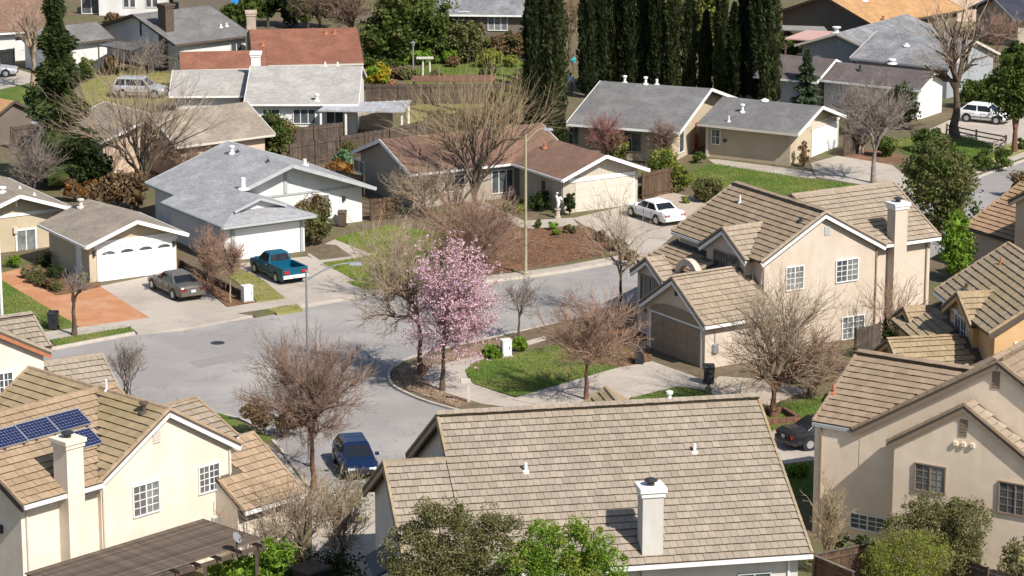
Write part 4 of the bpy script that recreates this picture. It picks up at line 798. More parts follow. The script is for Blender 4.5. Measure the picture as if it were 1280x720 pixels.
def bare_tree(name, label, base, ytop, x0, x1, counts=(6, 6, 6, 7), trunk=.22, tr=.13, tw=.009, seed=1, wood='bark', twig='twig', cat='tree', group=None, multi=1, ybot=None, fill=None, depth=1., fsize=.1, fn=3, fspread=.10, shell=.55, spray=.17, fanup=0., chaos=.5, **_):
    """branches reach hierarchically for points spread through the crown's volume; every point ends in a spray of fine twigs"""
    R = np.random.default_rng(seed*17+3); P = G(*base); k = PXM(P); h = HT(P, ytop); hw = (x1-x0)/2/k; cx = ((x0+x1)/2-base[0])/k
    zb = HT(P, ybot) if ybot else h*trunk*.85
    C = np.array([cx, 0, (h+zb)/2]); Rr = np.array([hw, hw*depth, (h-zb)/2]); fork = np.array([cx*.12, 0, h*trunk if multi == 1 else .12*h])
    k1, k2, k3, m = counts; N = k1*k2*k3
    v = R.normal(0, 1, (N, 3)); v /= np.linalg.norm(v, axis=1)[:, None]; 
    if fanup: v[:, 2] = np.abs(v[:, 2])*fanup-(1-fanup)*.8*(1-np.abs(v[:, 2])); v /= np.maximum(np.linalg.norm(v, axis=1)[:, None], .6)
    v *= (R.uniform(0, 1, N)**shell)[:, None]; v *= 1+.24*np.sin(v[:, :1]*5+seed)*np.cos(v[:, 1:2]*6)*np.sin(v[:, 2:3]*5+seed)
    gaps = R.normal(0, 1, (4, 3)); gaps /= np.linalg.norm(gaps, axis=1)[:, None]; gaps *= .85; v = v[(((v[:, None]-gaps[None])**2).sum(2) > .36**2).all(1)]
    pts = C+v*Rr*.9
    def clusters(q, kk):
        kk = min(kk, len(q)); c = q[R.choice(len(q), kk, False)]
        for _i in range(4):
            l = ((q[:, None]-c[None])**2).sum(2).argmin(1); c = np.array([q[l == j].mean(0) if (l == j).any() else c[j] for j in range(kk)])
        return [q[l == j] for j in range(kk) if (l == j).any()]
    big, fine, leaves = [], [], []
    def curve(a, b, d0, n, r0, r1, out, wob):
        L = np.linalg.norm(b-a)+1e-6; ctrl = a+d0*L*.5; prev = a; res = []
        for i in range(1, n+1):
            t = i/n; q = (1-t)**2*a+2*t*(1-t)*ctrl+t*t*b
            if i < n: q = q+R.normal(0, wob*L, 3)
            ra, rb = r0+(r1-r0)*(i-1)/n, r0+(r1-r0)*i/n; out.append((prev, q, ra, rb)); res.append(q); prev = q
        e = res[-1]-(res[-2] if n > 1 else a); return res, e/(np.linalg.norm(e)+1e-9)
    up = np.array([0, 0, 1.])
    if multi == 1:
        lean = np.array([fork[0], 0, 0]); n = 4; prev = np.zeros(3)
        for i in range(1, n+1):
            q = fork*i/n+(R.normal(0, .007*h, 3)*np.array([1, 1, 0]) if i < n else 0); big.append((prev, q, tr*(1.35 if i == 1 else 1.15-.12*i), tr*(1.15-.12*(i+.3)))); prev = q
    for c1 in clusters(pts, k1):
        m1 = c1.mean(0); st = fork if multi == 1 else np.array([R.normal(0, .12), R.normal(0, .12), 0]); d = (m1-st); d /= np.linalg.norm(d); t1 = st+(m1-st)*.62; r1 = tr*.55 if multi == 1 else tr*.75
        p1, d1 = curve(st, t1, (up*.75+d*.5), 4, r1, tr*.30, big, .03)
        for j, c2 in enumerate(clusters(c1, k2)):
            m2 = c2.mean(0); a2 = p1[min(3, 1+j % 3)] if np.linalg.norm(m2-st) > .35*np.linalg.norm(m1-st) else p1[0]; t2 = a2+(m2-a2)*.7; e = (m2-a2)/(np.linalg.norm(m2-a2)+1e-9)
            p2, d2 = curve(a2, t2, d1*.5+e*.4+up*.1, 3, tr*.27, tr*.14, fine if tr < .14 else big, .05)
            for q in c2:
                a3 = p2[R.integers(0, 3)]; e = (q-a3)/(np.linalg.norm(q-a3)+1e-9); p3, d3 = curve(a3, q, d2*.5+e*.4, 3, max(tr*.12, tw*1.7), tw*1.3, fine, .06)
                leaves.append(q); rad = (q-C*np.array([1, 1, .7])); rad /= np.linalg.norm(rad)+1e-9
                Ls = spray*(hw+h-zb)*.5
                for s_ in range(m):
                    a4 = p3[R.integers(0, 3)] if s_ else q; dd = d3*.55+rad*.45+up*.12+R.normal(0, chaos, 3); dd /= np.linalg.norm(dd); L4 = Ls*R.uniform(.5, 1.15)
                    md = a4+dd*L4*.5+R.normal(0, .05*L4, 3); en = a4+dd*L4+up*.10*L4+R.normal(0, .12*L4, 3)
                    fine.append((a4, md, tw*1.1, tw*.85)); fine.append((md, en, tw*.85, tw*.5)); leaves.append(md); leaves.append(en)
                    d5 = dd+R.normal(0, .6, 3); d5 /= np.linalg.norm(d5); fine.append((md, md+d5*L4*.5, tw*.8, tw*.45))
    t = thing(name, P, label, cat, group)
    co, fa = segs_mesh(big, 7); raw_mesh('trunk', co, fa, wood, t, smooth=True)
    co, fa = segs_mesh(fine, 3); co[:, 2] = np.maximum(co[:, 2], 0.02); raw_mesh('crown', co, fa, twig, t)
    if fill:
        L = np.array(leaves); L = np.repeat(L, fn, 0)+R.normal(0, fspread, (len(L)*fn, 3)); co, fa = leaf_quads(L, fsize, .75)
        raw_mesh('blossom' if 'blossom' in fill else 'foliage', co, fa, fill, t)
    return t
def leaf_quads(pts, size, asp=.5, upb=0.):
    n = len(pts); d = RNG.normal(0, 1, (n, 3)); d[:, 2] += upb; d /= np.linalg.norm(d, axis=1)[:, None]; e = RNG.normal(0, 1, (n, 3)); e -= d*(e*d).sum(1)[:, None]; e /= np.linalg.norm(e, axis=1)[:, None]
    s = size*RNG.uniform(.6, 1.3, n)[:, None]
    co = np.stack([pts-d*s, pts+e*s*asp, pts+d*s, pts-e*s*asp], 1).reshape(-1, 3)
    return co, np.arange(4*n).reshape(-1, 4)
def lump_points(n, lumps, r, seedc=None):
    """n points on small spheres spread over an ellipsoid (cx,cy,cz,rx,ry,rz) list"""
    tot = sum(e[3]*e[5] for e in lumps); out = []
    for e in lumps:
        m = max(6, int(n*(e[3]*e[5])/tot)); nc = max(8, int(m/(70 if n < 9000 else 150))); v = RNG.normal(0, 1, (nc, 3)); v /= np.linalg.norm(v, axis=1)[:, None]
        v *= RNG.uniform(.45, 1.12, (nc, 1))**.6; cr = np.array(e[3:6]); c = v*cr*(1-r*.5)
        i = RNG.integers(0, nc, m); w = RNG.normal(0, 1, (m, 3)); w /= np.linalg.norm(w, axis=1)[:, None]; rr = RNG.uniform(.4, 1.9, (nc, 1))[i]*RNG.uniform(.35, 1, (m, 1))**.5
        out.append(np.array(e[:3])+c[i]+w*rr*r*cr.mean()*np.array([1, 1, .85]))
    return np.concatenate(out)
def blob(e, seed=0, k=.5, n=(14, 9)):
    co = []; R = np.random.default_rng(seed); a, b = n
    for j in range(b+1):
        for i in range(a):
            th, ph = pi*j/b, 2*pi*i/a; f = k*(1+.22*sin(3*ph+seed)*sin(2*th+seed)+R.uniform(-.1, .1))
            co.append((e[0]+e[3]*f*sin(th)*cos(ph), e[1]+e[4]*f*sin(th)*sin(ph), e[2]+e[5]*f*cos(th)))
    fa = [(j*a+i, j*a+(i+1) % a, (j+1)*a+(i+1) % a, (j+1)*a+i) for j in range(b) for i in range(a)]
    return np.array(co), np.array(fa)
def leafy(name, label, base, boxes, leaf='leaf', n=3500, size=.13, r=.28, cat=None, group=None, trunk=None, asp=.5, wood='bark', core=True, depth=.9, upb=.3, leaf2=None, trunk_r=.12):
    """boxes: photo boxes (x0,y0,x1,y1) of the lumps of the crown, all standing above the base point"""
    P = G(*base); k = PXM(P); E = []
    for bx in boxes:
        x0, y0, x1, y1 = bx[:4]; dy = bx[4] if len(bx) > 4 else 0; Y = P.y+dy; Pq = Vector((0, Y, 0)); zt, zb = HT(Pq, y0), HT(Pq, y1); zb = max(zb, .02); kk = FPX/(Y*cos(PITCH)-((zt+zb)/2-CAMH)*sin(PITCH))
        rx = (x1-x0)/2/kk; E.append(((((x0+x1)/2-640)/kk)-P.x, dy, (zt+zb)/2, rx, rx*depth, max((zt-zb)/2, .15)))
    t = thing(name, P, label, cat or ('tree' if trunk else 'bush'), group)
    zc = min(e[2] for e in E)
    tr = []
    if trunk:
        R = random.Random(int(base[0])); 
        for i in range(5):
            e = E[i % len(E)]; top = np.array([e[0]+R.uniform(-.4, .4)*e[3], e[1]+R.uniform(-.4, .4)*e[4], e[2]+R.uniform(-.2, .5)*e[5]]); md = np.array([top[0]*.25, top[1]*.25, zc*.75]); 
            if i == 0: tr.append((np.zeros(3), np.array([0, 0, zc*.4]), trunk_r*1.3, trunk_r))
            tr.append((np.array([0, 0, zc*.4]), md, trunk_r*.8, trunk_r*.6)); tr.append((md, top, trunk_r*.55, trunk_r*.2))
    else:
        R = random.Random(int(base[0]))
        for e in E:
            for i in range(3): tr.append((np.array([e[0]*.6, e[1]*.6, 0.]), np.array([e[0]+R.uniform(-.5, .5)*e[3], e[1]+R.uniform(-.5, .5)*e[4], e[2]+.3*e[5]]), .04, .02))
    co, fa = segs_mesh(tr, 6); raw_mesh('trunk' if trunk else 'stem', co, fa, wood, t, smooth=True)
    pts = lump_points(n, E, r); pts = pts[pts[:, 2] > .03]
    co, fa = leaf_quads(pts, size, asp, upb); A, Fq = [co], [fa]; nn = len(co)
    if core:
        for i, e in enumerate(E):
            c, f = blob(e, i+int(base[0])); c[:, 2] = np.maximum(c[:, 2], .01); A.append(c); Fq.append(f+nn); nn += len(c)
    raw_mesh('crown', np.concatenate(A), np.concatenate(Fq), leaf, t)
    if leaf2:
        pts = lump_points(int(n*.3), [(e[0], e[1], e[2]+e[5]*.15, e[3]*1.03, e[4]*1.03, e[5]*.95) for e in E], r); co, fa = leaf_quads(pts[pts[:, 2] > .03], size, asp, upb); raw_mesh('young_foliage', co, fa, leaf2, t)
    return t
def column_tree(name, label, base, ytop, wpx, leaf='cypress_leaf', n=3200, size=.17, cat='tree', group=None, shape='col', seed=0, lean=0):
    P = G(*base); k = PXM(P); h = HT(P, ytop); rw = wpx/2/k*(.80 if shape == 'col' else 1); R = np.random.default_rng(seed+int(base[0]*7))
    z = R.uniform(.03, 1, n)**(.9 if shape == 'col' else .75); ph = R.uniform(0, 2*pi, n)
    def prof(z): return np.where(z < .12, .55+z*3.75, 1.)*np.clip((1-z)/.42, 0, 1)**.62 if shape == 'col' else np.clip(1-z, 0, 1)**.9*(.8+.28*np.sin(z*38))
    def lump(z, ph): return (1 if shape == 'col' else 1+.30*np.sin(ph*2+z*7)*np.sin(z*13+ph+seed))+.20*np.sin(ph*5+z*9+seed)+.16*np.sin(ph*3-z*23+seed*2)+.10*np.sin(ph*9+z*41)
    rr = rw*prof(z)*lump(z, ph)*R.uniform(.72, 1.08, n)
    pts = np.stack([rr*np.cos(ph)+lean*z, rr*np.sin(ph), z*h], 1)
    d = np.stack([np.cos(ph)*.55, np.sin(ph)*.55, np.full(n, 1.)], 1) if shape == 'col' else np.stack([np.cos(ph), np.sin(ph), np.full(n, -.15)], 1)
    d += R.normal(0, .35, (n, 3)); d /= np.linalg.norm(d, axis=1)[:, None]; e = R.normal(0, 1, (n, 3)); e -= d*(e*d).sum(1)[:, None]; e /= np.linalg.norm(e, axis=1)[:, None]; s = size*R.uniform(.6, 1.5, n)[:, None]
    co = np.stack([pts-d*s, pts+e*s*.42, pts+d*s*1.2, pts-e*s*.42], 1).reshape(-1, 3); fa = np.arange(4*n).reshape(-1, 4)
    a, b = 14, 26; cc = []
    for j in range(b+1):
        zz = j/b; q = rw*float(prof(np.array(zz)))*.80
        for i in range(a):
            p_ = 2*pi*i/a; l = float(lump(np.array(zz), np.array(p_))); cc.append((q*l*cos(p_)+lean*zz, q*l*sin(p_), .03*h+zz*.95*h))
    cf = np.array([(j*a+i, j*a+(i+1) % a, (j+1)*a+(i+1) % a, (j+1)*a+i) for j in range(b) for i in range(a)])
    t = thing(name, P, label, cat, group)
    raw_mesh('crown', np.concatenate([co, np.array(cc)]), np.concatenate([fa, cf+len(co)]), leaf, t)
    c2, f2 = segs_mesh([(np.zeros(3), np.array([0, 0, h*.3]), .16, .1)], 7); raw_mesh('trunk', c2, f2, 'bark', t)
    return t
# the flowering tree and the bare trees along the street
bare_tree('blossom_tree', 'tree in full pink blossom on the planting strip at the street corner', (553, 488), 309, 507, 625, counts=(8, 7, 6, 5), ybot=455, trunk=.3, tr=.14, shell=.45, chaos=.3, spray=.24, seed=4, up=.22, wood='bark', twig='red_twig', fill='blossom', fsize=.05, fn=6, fspread=.055)
GB = 'bare street and garden trees'
bare_tree('bare_tree', 'bare yellow-barked tree leaning over the street just left of the pink blossom tree', (527, 468), 278, 420, 572, counts=(6, 6, 6, 7), ybot=435, trunk=.34, tr=.16, seed=11, wood='red_bark', twig='twig', group=GB)
bare_tree('bare_tree', 'large round bare tree with red-brown twigs on the pavement by the dark blue car', (392, 612), 415, 290, 476, counts=(8, 7, 8, 9), ybot=560, trunk=.34, tr=.15, shell=.42, seed=8, wood='red_bark', twig='brown_twig', group=GB)
bare_tree('bare_tree', 'bare round tree on the lawn edge by the pale driveway, red trunk and brown twigs', (733, 500), 358, 660, 815, counts=(7, 7, 7, 8), ybot=472, trunk=.3, tr=.13, seed=21, wood='red_bark', twig='red_twig', spread=.95, group=GB)
bare_tree('bare_tree', 'bare vase-shaped tree with a low trunk in a brick planter before the beige wall', (967, 521), 336, 862, 1068, counts=(8, 7, 7, 6), ybot=492, trunk=.16, chaos=.4, tr=.19, seed=5, wood='red_bark', twig='twig', spread=.85, group=GB)
bare_tree('bare_tree', 'huge fan-shaped bare tree with golden branches before the brown-roofed house', (592, 262), 84, 476, 715, counts=(8, 6, 5, 3), ybot=225, trunk=.08, tr=.2, fanup=.75, spray=.30, chaos=.22, seed=14, wood='bark', twig='gold_twig', spread=.8, up=.1, group=GB, depth=.8)
bare_tree('bare_tree', 'slender sparse bare tree in front of the pale garage driveway', (776, 395), 232, 712, 832, counts=(5, 5, 4, 4), spray=.22, trunk=.30, tr=.12, seed=31, twig='twig', up=.3, spread=.7, group=GB)
bare_tree('bare_tree', 'small thin bare tree behind the white utility cabinet', (648, 424), 335, 622, 690, counts=(5, 5, 4, 5), trunk=.3, tr=.08, seed=32, twig='grey_twig', group=GB)
bare_tree('bare_tree', 'wide low mass of pinkish bare twigs beyond the blossom tree across the street', (585, 338), 238, 496, 690, counts=(11, 8, 7, 7), ybot=332, tw=.0095, chaos=.3, trunk=.10, tr=.12, seed=33, wood='red_bark', twig='red_twig', multi=3, spread=.9, group=GB)
bare_tree('bare_tree', 'bare brownish tree beside the street at the white house lawn', (488, 375), 250, 430, 560, counts=(6, 5, 5, 5), ybot=362, chaos=.3, trunk=.16, tr=.11, seed=34, twig='twig', multi=2, spread=.85, group=GB)
bare_tree('bare_tree', 'grey bare tree at the corner of the brown-roofed house nearest the white house', (533, 272), 190, 475, 590, trunk=.12, tr=.10, seed=35, twig='twig', multi=2, group=GB)
bare_tree('bare_tree', 'pruned bare tree with a forked grey trunk on the grass verge by the brick paving', (93, 419), 326, 75, 124, counts=(4, 4, 4, 4), trunk=.42, fanup=.8, tr=.15, seed=41, wood='bark', twig='grey_twig', group=GB)
bare_tree('bare_tree', 'very wide bare tree with arching grey-brown branches behind the white house', (178, 238), 72, 62, 298, counts=(8, 5, 5, 3), ybot=215, trunk=.1, tr=.19, fanup=.6, spray=.28, tw=.012, chaos=.28, seed=42, twig='twig', multi=3, spread=.8, group=GB, depth=.7)
bare_tree('bare_tree', 'bare tree with a pale thick trunk at the upper left kerb', (43, 112), -20, 0, 84, counts=(5, 4, 4, 3), trunk=.3, tr=.27, tw=.014, spray=.25, seed=43, wood='twig', twig='twig', up=.25, spread=.6, group=GB)
bare_tree('bare_tree', 'tall big bare tree with stubby pruned limbs beside the white hatchback', (1193, 172), -30, 1118, 1262, counts=(7, 5, 3, 3), trunk=.3, tr=.38, tw=.015, spray=.16, seed=44, wood='bark', twig='twig', spread=.62, up=.25, group=GB)
bare_tree('bare_tree', 'bare tree with a pale trunk on the driveway edge of the house before the cypresses', (1092, 229), 92, 1040, 1152, counts=(6, 6, 6, 6), ybot=178, trunk=.3, tr=.2, tw=.011, seed=45, wood='grey_twig', twig='grey_twig', group=GB)
bare_tree('bare_tree', 'small white-barked tree with two thin stems beside the tan garage', (1076, 193), 140, 1054, 1104, trunk=.3, tr=.09, seed=46, wood='stone', twig='grey_twig', multi=2, group=GB)
bare_tree('bare_tree', 'reddish bare shrub-like tree beside the low wall by the white garage', (262, 366), 276, 236, 292, trunk=.14, tr=.07, seed=47, wood='red_twig', twig='red_twig', multi=2, spread=.5, up=.4, group=GB)
bare_tree('bare_tree', 'small bare tree with a pale straight stem beside the grey cabinet of the white house', (288, 379), 296, 262, 318, trunk=.42, tr=.06, seed=48, wood='twig', twig='red_twig', spread=.5, up=.35, group=GB)
bare_tree('bare_tree', 'narrow bare sapling at the street edge behind the golden tiled roof', (160, 503), 420, 133, 188, counts=(6, 5, 4, 5), fanup=.9, trunk=.12, tr=.05, seed=49, twig='grey_twig', spread=.4, up=.5, multi=2, group=GB)
bare_tree('bare_tree', 'thin bare tree with spreading pinkish twigs before the beige chimney', (1107, 432), 338, 1068, 1166, counts=(5, 5, 4, 4), trunk=.15, tr=.05, seed=50, twig='red_twig', spread=.7, multi=2, group=GB)
bare_tree('bare_tree', 'bare tree with crooked open branches between the pergola and the dark shed', (378, 722), 584, 296, 440, counts=(7, 6, 5, 4), trunk=.22, spray=.22, tr=.11, seed=51, wood='bark', twig='twig', spread=.95, group=GB, wob=.28)
bare_tree('bare_tree', 'pinkish thin bare tree against the cream wall by the pergola', (284, 700), 612, 254, 318, counts=(4, 4, 3, 4), trunk=.25, tr=.04, seed=52, wood='red_twig', twig='red_twig', spread=.8, group=GB)
bare_tree('bare_tree', 'upright bare tree with pale green-brown stems at the corner of the taupe house', (1030, 720), 590, 1006, 1066, counts=(6, 5, 4, 5), trunk=.16, tr=.05, ybot=690, seed=53, wood='gold_twig', twig='gold_twig', spread=.42, up=.5, multi=3, group=GB)
bare_tree('bare_tree', 'scarlet-twigged bare tree under the eave of the house before the cypresses', (752, 205), 138, 722, 792, trunk=.2, tr=.08, seed=54, wood='bark', twig='scarlet_twig', group=GB)
bare_tree('bare_tree', 'brown bare tree at the front corner of the house before the cypresses', (829, 208), 145, 806, 852, trunk=.2, tr=.08, seed=55, twig='brown_twig', spread=.6, group=GB)
bare_tree('bare_tree', 'yellow-green bare willow glimpsed between the cypresses', (712, 78), -40, 680, 745, trunk=.2, tr=.2, seed=56, twig='gold_twig', group=GB)
bare_tree('bare_tree', 'grey-brown bare tree behind the right end of the rust red roof', (440, 52), -30, 400, 470, counts=(8, 6, 6, 6), trunk=.15, tr=.16, tw=.016, seed=71, twig='brown_twig', group=GB)
bare_tree('bare_tree', 'brown bare tree above the rust red roof at the top', (400, 48), -45, 352, 448, trunk=.2, tr=.2, seed=57, twig='brown_twig', group=GB)
bare_tree('bare_tree', 'grey tangle of bare branches at the left edge behind the tan house', (40, 245), 158, 2, 92, trunk=.14, tr=.1, seed=58, twig='grey_twig', multi=2, group=GB)
bare_tree('bare_tree', 'bare greyish tree before the brick chimney house at the edge of the far lawn', (186, 92), 45, 146, 226, trunk=.12, tr=.08, seed=59, twig='grey_twig', multi=3, group=GB)
bare_tree('bare_tree', 'bare brown tree at the right end of the far garden', (634, 72), 0, 606, 662, trunk=.15, tr=.1, seed=60, twig='brown_twig', group=GB)
bare_tree('bare_tree', 'dry brown tangle of bare shrub stems against the back wall of the weathered roof house', (232, 226), 168, 186, 282, trunk=.1, tr=.06, seed=61, twig='brown_twig', multi=4, group=GB)
bare_tree('bare_tree', 'pinkish bare tree behind the dark navy roof at the top right', (1245, 78), 8, 1212, 1282, trunk=.2, tr=.1, seed=62, twig='red_twig', group=GB)
bare_tree('bare_tree', 'bare bushy tree with brown twigs by the dark car and the beige side wall', (1010, 500), 405, 985, 1062, trunk=.12, tr=.06, seed=63, twig='red_twig', multi=3, group=GB)
bare_tree('bare_tree', 'grey thorny bare tree in front of the roof of the brown-grey garage house', (1060, 168), 96, 1030, 1100, trunk=.16, tr=.09, seed=64, twig='grey_twig', multi=2, group=GB)
# evergreens
column_tree('conifer', 'tall dark green conifer standing left of the wide bare tree', (76, 232), -30, 96, leaf='conifer_leaf', n=11000, size=.2, shape='cone', seed=3)
column_tree('spruce', 'small blue-green spruce beside the brown roof', (1008, 140), 62, 40, leaf='spruce_leaf', n=3500, size=.16, shape='cone', seed=4)
GCY = 'cypresses in the row behind the grey-roofed house'
for i, (x, yb, yt, wp_, lb) in enumerate([(663, 168, -60, 21, 'leftmost tall cypress, dark and narrow, at the end of the row'), (676, 160, -50, 17, 'narrow dark cypress squeezed between the two leftmost cypresses'), (693, 196, -62, 33, 'lighter green cypress nearest the viewer, right of the two leftmost'), (733, 122, -50, 23, 'dark cypress just right of the two people'), (748, 118, -70, 23, 'cypress above the left end of the grey roof'), (766, 116, -40, 22, 'thick cypress above the first roof vents'), (784, 118, -60, 23, 'cypress above the middle roof vent'), (802, 116, -30, 22, 'cypress right of the middle roof vents'), (820, 119, -55, 23, 'sixth cypress right of the two people'), (840, 120, -45, 23, 'cypress left of the bright gap'), (861, 120, -8, 20, 'thin cypress in the bright gap left of the short pointed one'), (881, 122, 14, 18, 'short pointed cypress with its tip inside the photo'), (900, 126, -40, 20, 'cypress right of the short pointed one'), (916, 126, 4, 22, 'dark cypress behind the garage roof peak with a low tip'), (930, 124, -50, 22, 'dark tall cypress third from the right end of the row'), (945, 128, -60, 24, 'dark cypress second from the right end of the row'), (961, 140, -45, 30, 'rightmost cypress with a ragged edge beside the brown roof')]):
    column_tree('cypress', lb, (x, yb), yt, wp_, n=4600, size=.16, group=GCY, seed=i, leaf='cypress_leaf_olive' if i in (2, 5, 9, 10, 12, 16) else 'cypress_leaf')  # some cypresses take a slightly olive leaf so the columns differ in tone
leafy('evergreen_tree', 'large round glossy evergreen tree behind the beige chimney', (1176, 300), [(1122, 185, 1228, 270), (1135, 168, 1200, 230), (1150, 240, 1225, 300)], 'olive_leaf', n=11000, size=.13, trunk=True, r=.3, leaf2='leaf')
leafy('evergreen_bush', 'bright green bushy tree between the beige chimney and the orange house', (1196, 352), [(1172, 276, 1218, 345), (1180, 262, 1212, 300)], 'bright_leaf', n=5000, size=.12, r=.25)
leafy('evergreen_tree', 'round green tree with a bare brown trunk at the right edge by the upper street', (1268, 190), [(1235, 75, 1300, 140), (1250, 55, 1310, 110), (1240, 110, 1300, 152)], 'leaf', n=7000, size=.17, trunk=True, wood='red_bark', trunk_r=.2)
leafy('evergreen_bush', 'wide green shrub behind the white hatchback', (1240, 136), [(1212, 90, 1262, 132), (1195, 100, 1235, 136)], 'leaf', n=3500, size=.15)
leafy('hedge', 'clipped dark green hedge at the bend of the upper street', (1243, 213), [(1214, 188, 1246, 213), (1236, 185, 1268, 210)], 'leaf', n=4500, size=.09, r=.2, cat='hedge')
leafy('bush', 'reddish-green bush at the right edge beside the upper street', (1274, 245), [(1262, 212, 1290, 246)], 'dry_leaf', n=2000, size=.1)
leafy('bush', 'small round green bush at the far right by the driveway', (1280, 186), [(1270, 172, 1292, 186)], 'leaf', n=800, size=.1)
leafy('bush', 'dark leafy shrub by the pale-trunked bare tree', (1104, 196), [(1090, 168, 1122, 197)], 'leaf', n=2200, size=.11)
leafy('bush', 'dark green shrub against the brown garage wall', (1122, 160), [(1100, 108, 1150, 160)], 'leaf', n=3200, size=.14, r=.3)
leafy('bush', 'green shrub on the lawn right of the pale-trunked bare tree', (1160, 190), [(1140, 160, 1185, 192)], 'leaf', n=2600, size=.12)
leafy('evergreen_bush', 'tall rusty green evergreen bush at the front door of the white house', (390, 306), [(364, 246, 414, 300), (372, 262, 412, 305)], 'olive_leaf', n=6000, size=.11, r=.25, leaf2='dry_leaf')
leafy('evergreen_bush', 'dense dark shrub behind the roof ridge of the white house', (326, 204), [(285, 150, 330, 192), (318, 143, 366, 196)], 'leaf', n=6000, size=.14, leaf2='olive_leaf')
leafy('bush', 'bright yellow-green shrub at the end of the big pale roof', (472, 112), [(455, 80, 488, 108)], 'yellow_leaf', n=2600, size=.14, r=.3, leaf2='bright_leaf')
leafy('bush', 'sunlit lime-green shrub before the grey roof with the brick chimney', (250, 78), [(228, 50, 262, 78), (246, 42, 276, 72)], 'lime_leaf', n=3200, size=.18, r=.3)
GT = 'dark trees and shrubs along the top of the photo'
leafy('evergreen_tree', 'dense green tree at the left of the far garden', (500, 82), [(455, 5, 520, 75), (470, -20, 540, 40), (438, 30, 480, 84)], 'leaf', n=8000, size=.22, trunk=True, group=GT, leaf2='olive_leaf')
leafy('evergreen_tree', 'rounded green tree at the middle of the far garden', (560, 76), [(505, -5, 575, 62), (520, 25, 600, 72)], 'leaf', n=8000, size=.2, trunk=True, group=GT)
leafy('evergreen_bush', 'olive shrub sloping down to the rockery in the far garden', (590, 78), [(548, 22, 612, 74), (585, 38, 618, 70)], 'olive_leaf', n=5000, size=.17, group=GT)
leafy('evergreen_tree', 'dark tree beside the blue tarp at the top', (335, 34), [(315, -20, 350, 22), (340, -25, 385, 30)], 'dark_leaf', n=5000, size=.24, trunk=True, group=GT)
leafy('evergreen_bush', 'low bright green ground shrub row in the far garden', (520, 80), [(478, 66, 520, 84), (510, 62, 552, 80), (545, 64, 575, 80)], 'bright_leaf', n=4000, size=.14, group=GT)
leafy('bush', 'yellow-green garden shrub at the right end of the far lawn', (612, 84), [(596, 62, 630, 84)], 'lime_leaf', n=2000, size=.14, group=GT)
leafy('evergreen_bush', 'yellow-green leafy tree before the orange roof', (1050, 40), [(1022, 5, 1075, 38), (1060, 12, 1090, 36), (1000, 12, 1032, 36)], 'olive_leaf', n=4500, size=.2, group=GT)
leafy('bush', 'green shrub strip behind the dark fence by the brown roof', (985, 68), [(968, 50, 1000, 70)], 'leaf', n=1200, size=.14, group=GT)
leafy('bush', 'rusty orange autumn tree above the brown roof at the upper left', (50, 30), [(36, 2, 60, 18)], 'rust_leaf', n=1200, size=.16, group=GT)
leafy('bush', 'pink-brown bush on the terrace at the top left', (138, 28), [(128, 14, 150, 28)], 'dry_leaf', n=900, size=.14, group=GT)
leafy('evergreen_bush', 'round green shrub by the white wall of the chimney house', (108, 98), [(97, 70, 120, 96)], 'leaf', n=2200, size=.13)
leafy('bush', 'brownish round shrub under the porch roof of the chimney house', (138, 94), [(126, 70, 148, 92)], 'dry_leaf', n=1800, size=.13)
leafy('bush', 'dark green growth at the foot of the tall conifer', (58, 150), [(36, 104, 92, 150)], 'dark_leaf', n=4000, size=.2)
leafy('bush', 'dark evergreen thicket behind the tan house', (100, 232), [(60, 172, 125, 228), (96, 196, 142, 246)], 'dark_leaf', n=6000, size=.18)
leafy('bush', 'dry rusty-leaved plant behind the tan garage', (102, 252), [(80, 220, 98, 250), (98, 226, 124, 252)], 'dry_leaf', n=1500, size=.2, asp=.3, leaf2='rust_leaf')
leafy('bush', 'dry brown thicket between the tan house and the white house', (160, 262), [(124, 212, 160, 256), (146, 214, 186, 258)], 'dry_leaf', n=5000, size=.14)
leafy('evergreen_bush', 'brown-green thicket at the foot of the dark house wall in the far garden', (632, 78), [(604, 42, 640, 76), (628, 36, 660, 74)], 'dry_leaf', n=3500, size=.15, group=GT, leaf2='olive_leaf')
leafy('hedge', 'low green hedge between the rust red roof and the far lawn', (470, 84), [(446, 70, 476, 92), (470, 74, 500, 94)], 'leaf', n=2600, size=.13, group=GT)
leafy('evergreen_tree', 'dark tree behind the left end of the rust red roof', (300, 46), [(272, 4, 312, 40), (300, -8, 330, 26)], 'leaf', n=4000, size=.22, trunk=True, group=GT)
leafy('evergreen_tree', 'dark green tree right of the blue tarp above the rust red roof', (385, 36), [(360, -10, 400, 30), (392, -25, 425, 22)], 'leaf', n=5000, size=.22, trunk=True, group=GT)
leafy('evergreen_tree', 'yellow-green tree glimpsed beyond the short pointed cypress', (872, 60), [(845, -30, 905, 45), (850, 20, 900, 62)], 'olive_leaf', n=6000, size=.24, trunk=True, group=GT, leaf2='lime_leaf')
leafy('evergreen_tree', 'olive tree glimpsed between the middle cypresses at the top edge', (800, 40), [(760, -40, 840, 20)], 'olive_leaf', n=4500, size=.24, trunk=True, group=GT)
leafy('hedge', 'bright lawn hedge seen through the gap right of the short pointed cypress', (892, 82), [(886, 56, 898, 76)], 'bright_leaf', n=600, size=.16, group=GT)
leafy('evergreen_bush', 'green shrub row behind the weathered fence near the golden bare tree', (640, 130), [(610, 108, 650, 136), (640, 100, 662, 134)], 'olive_leaf', n=3000, size=.13, group=GT)
leafy('bush', 'dry shrub in front of the weathered fence near the golden bare tree', (585, 170), [(560, 140, 600, 166), (590, 132, 630, 158)], 'dry_leaf', n=3000, size=.12, group=GT)
leafy('bush', 'dark ivy mound on the upper lawn fence beside the dry lawn', (545, 150), [(530, 138, 560, 156)], 'olive_leaf', n=1600, size=.11, group=GT)
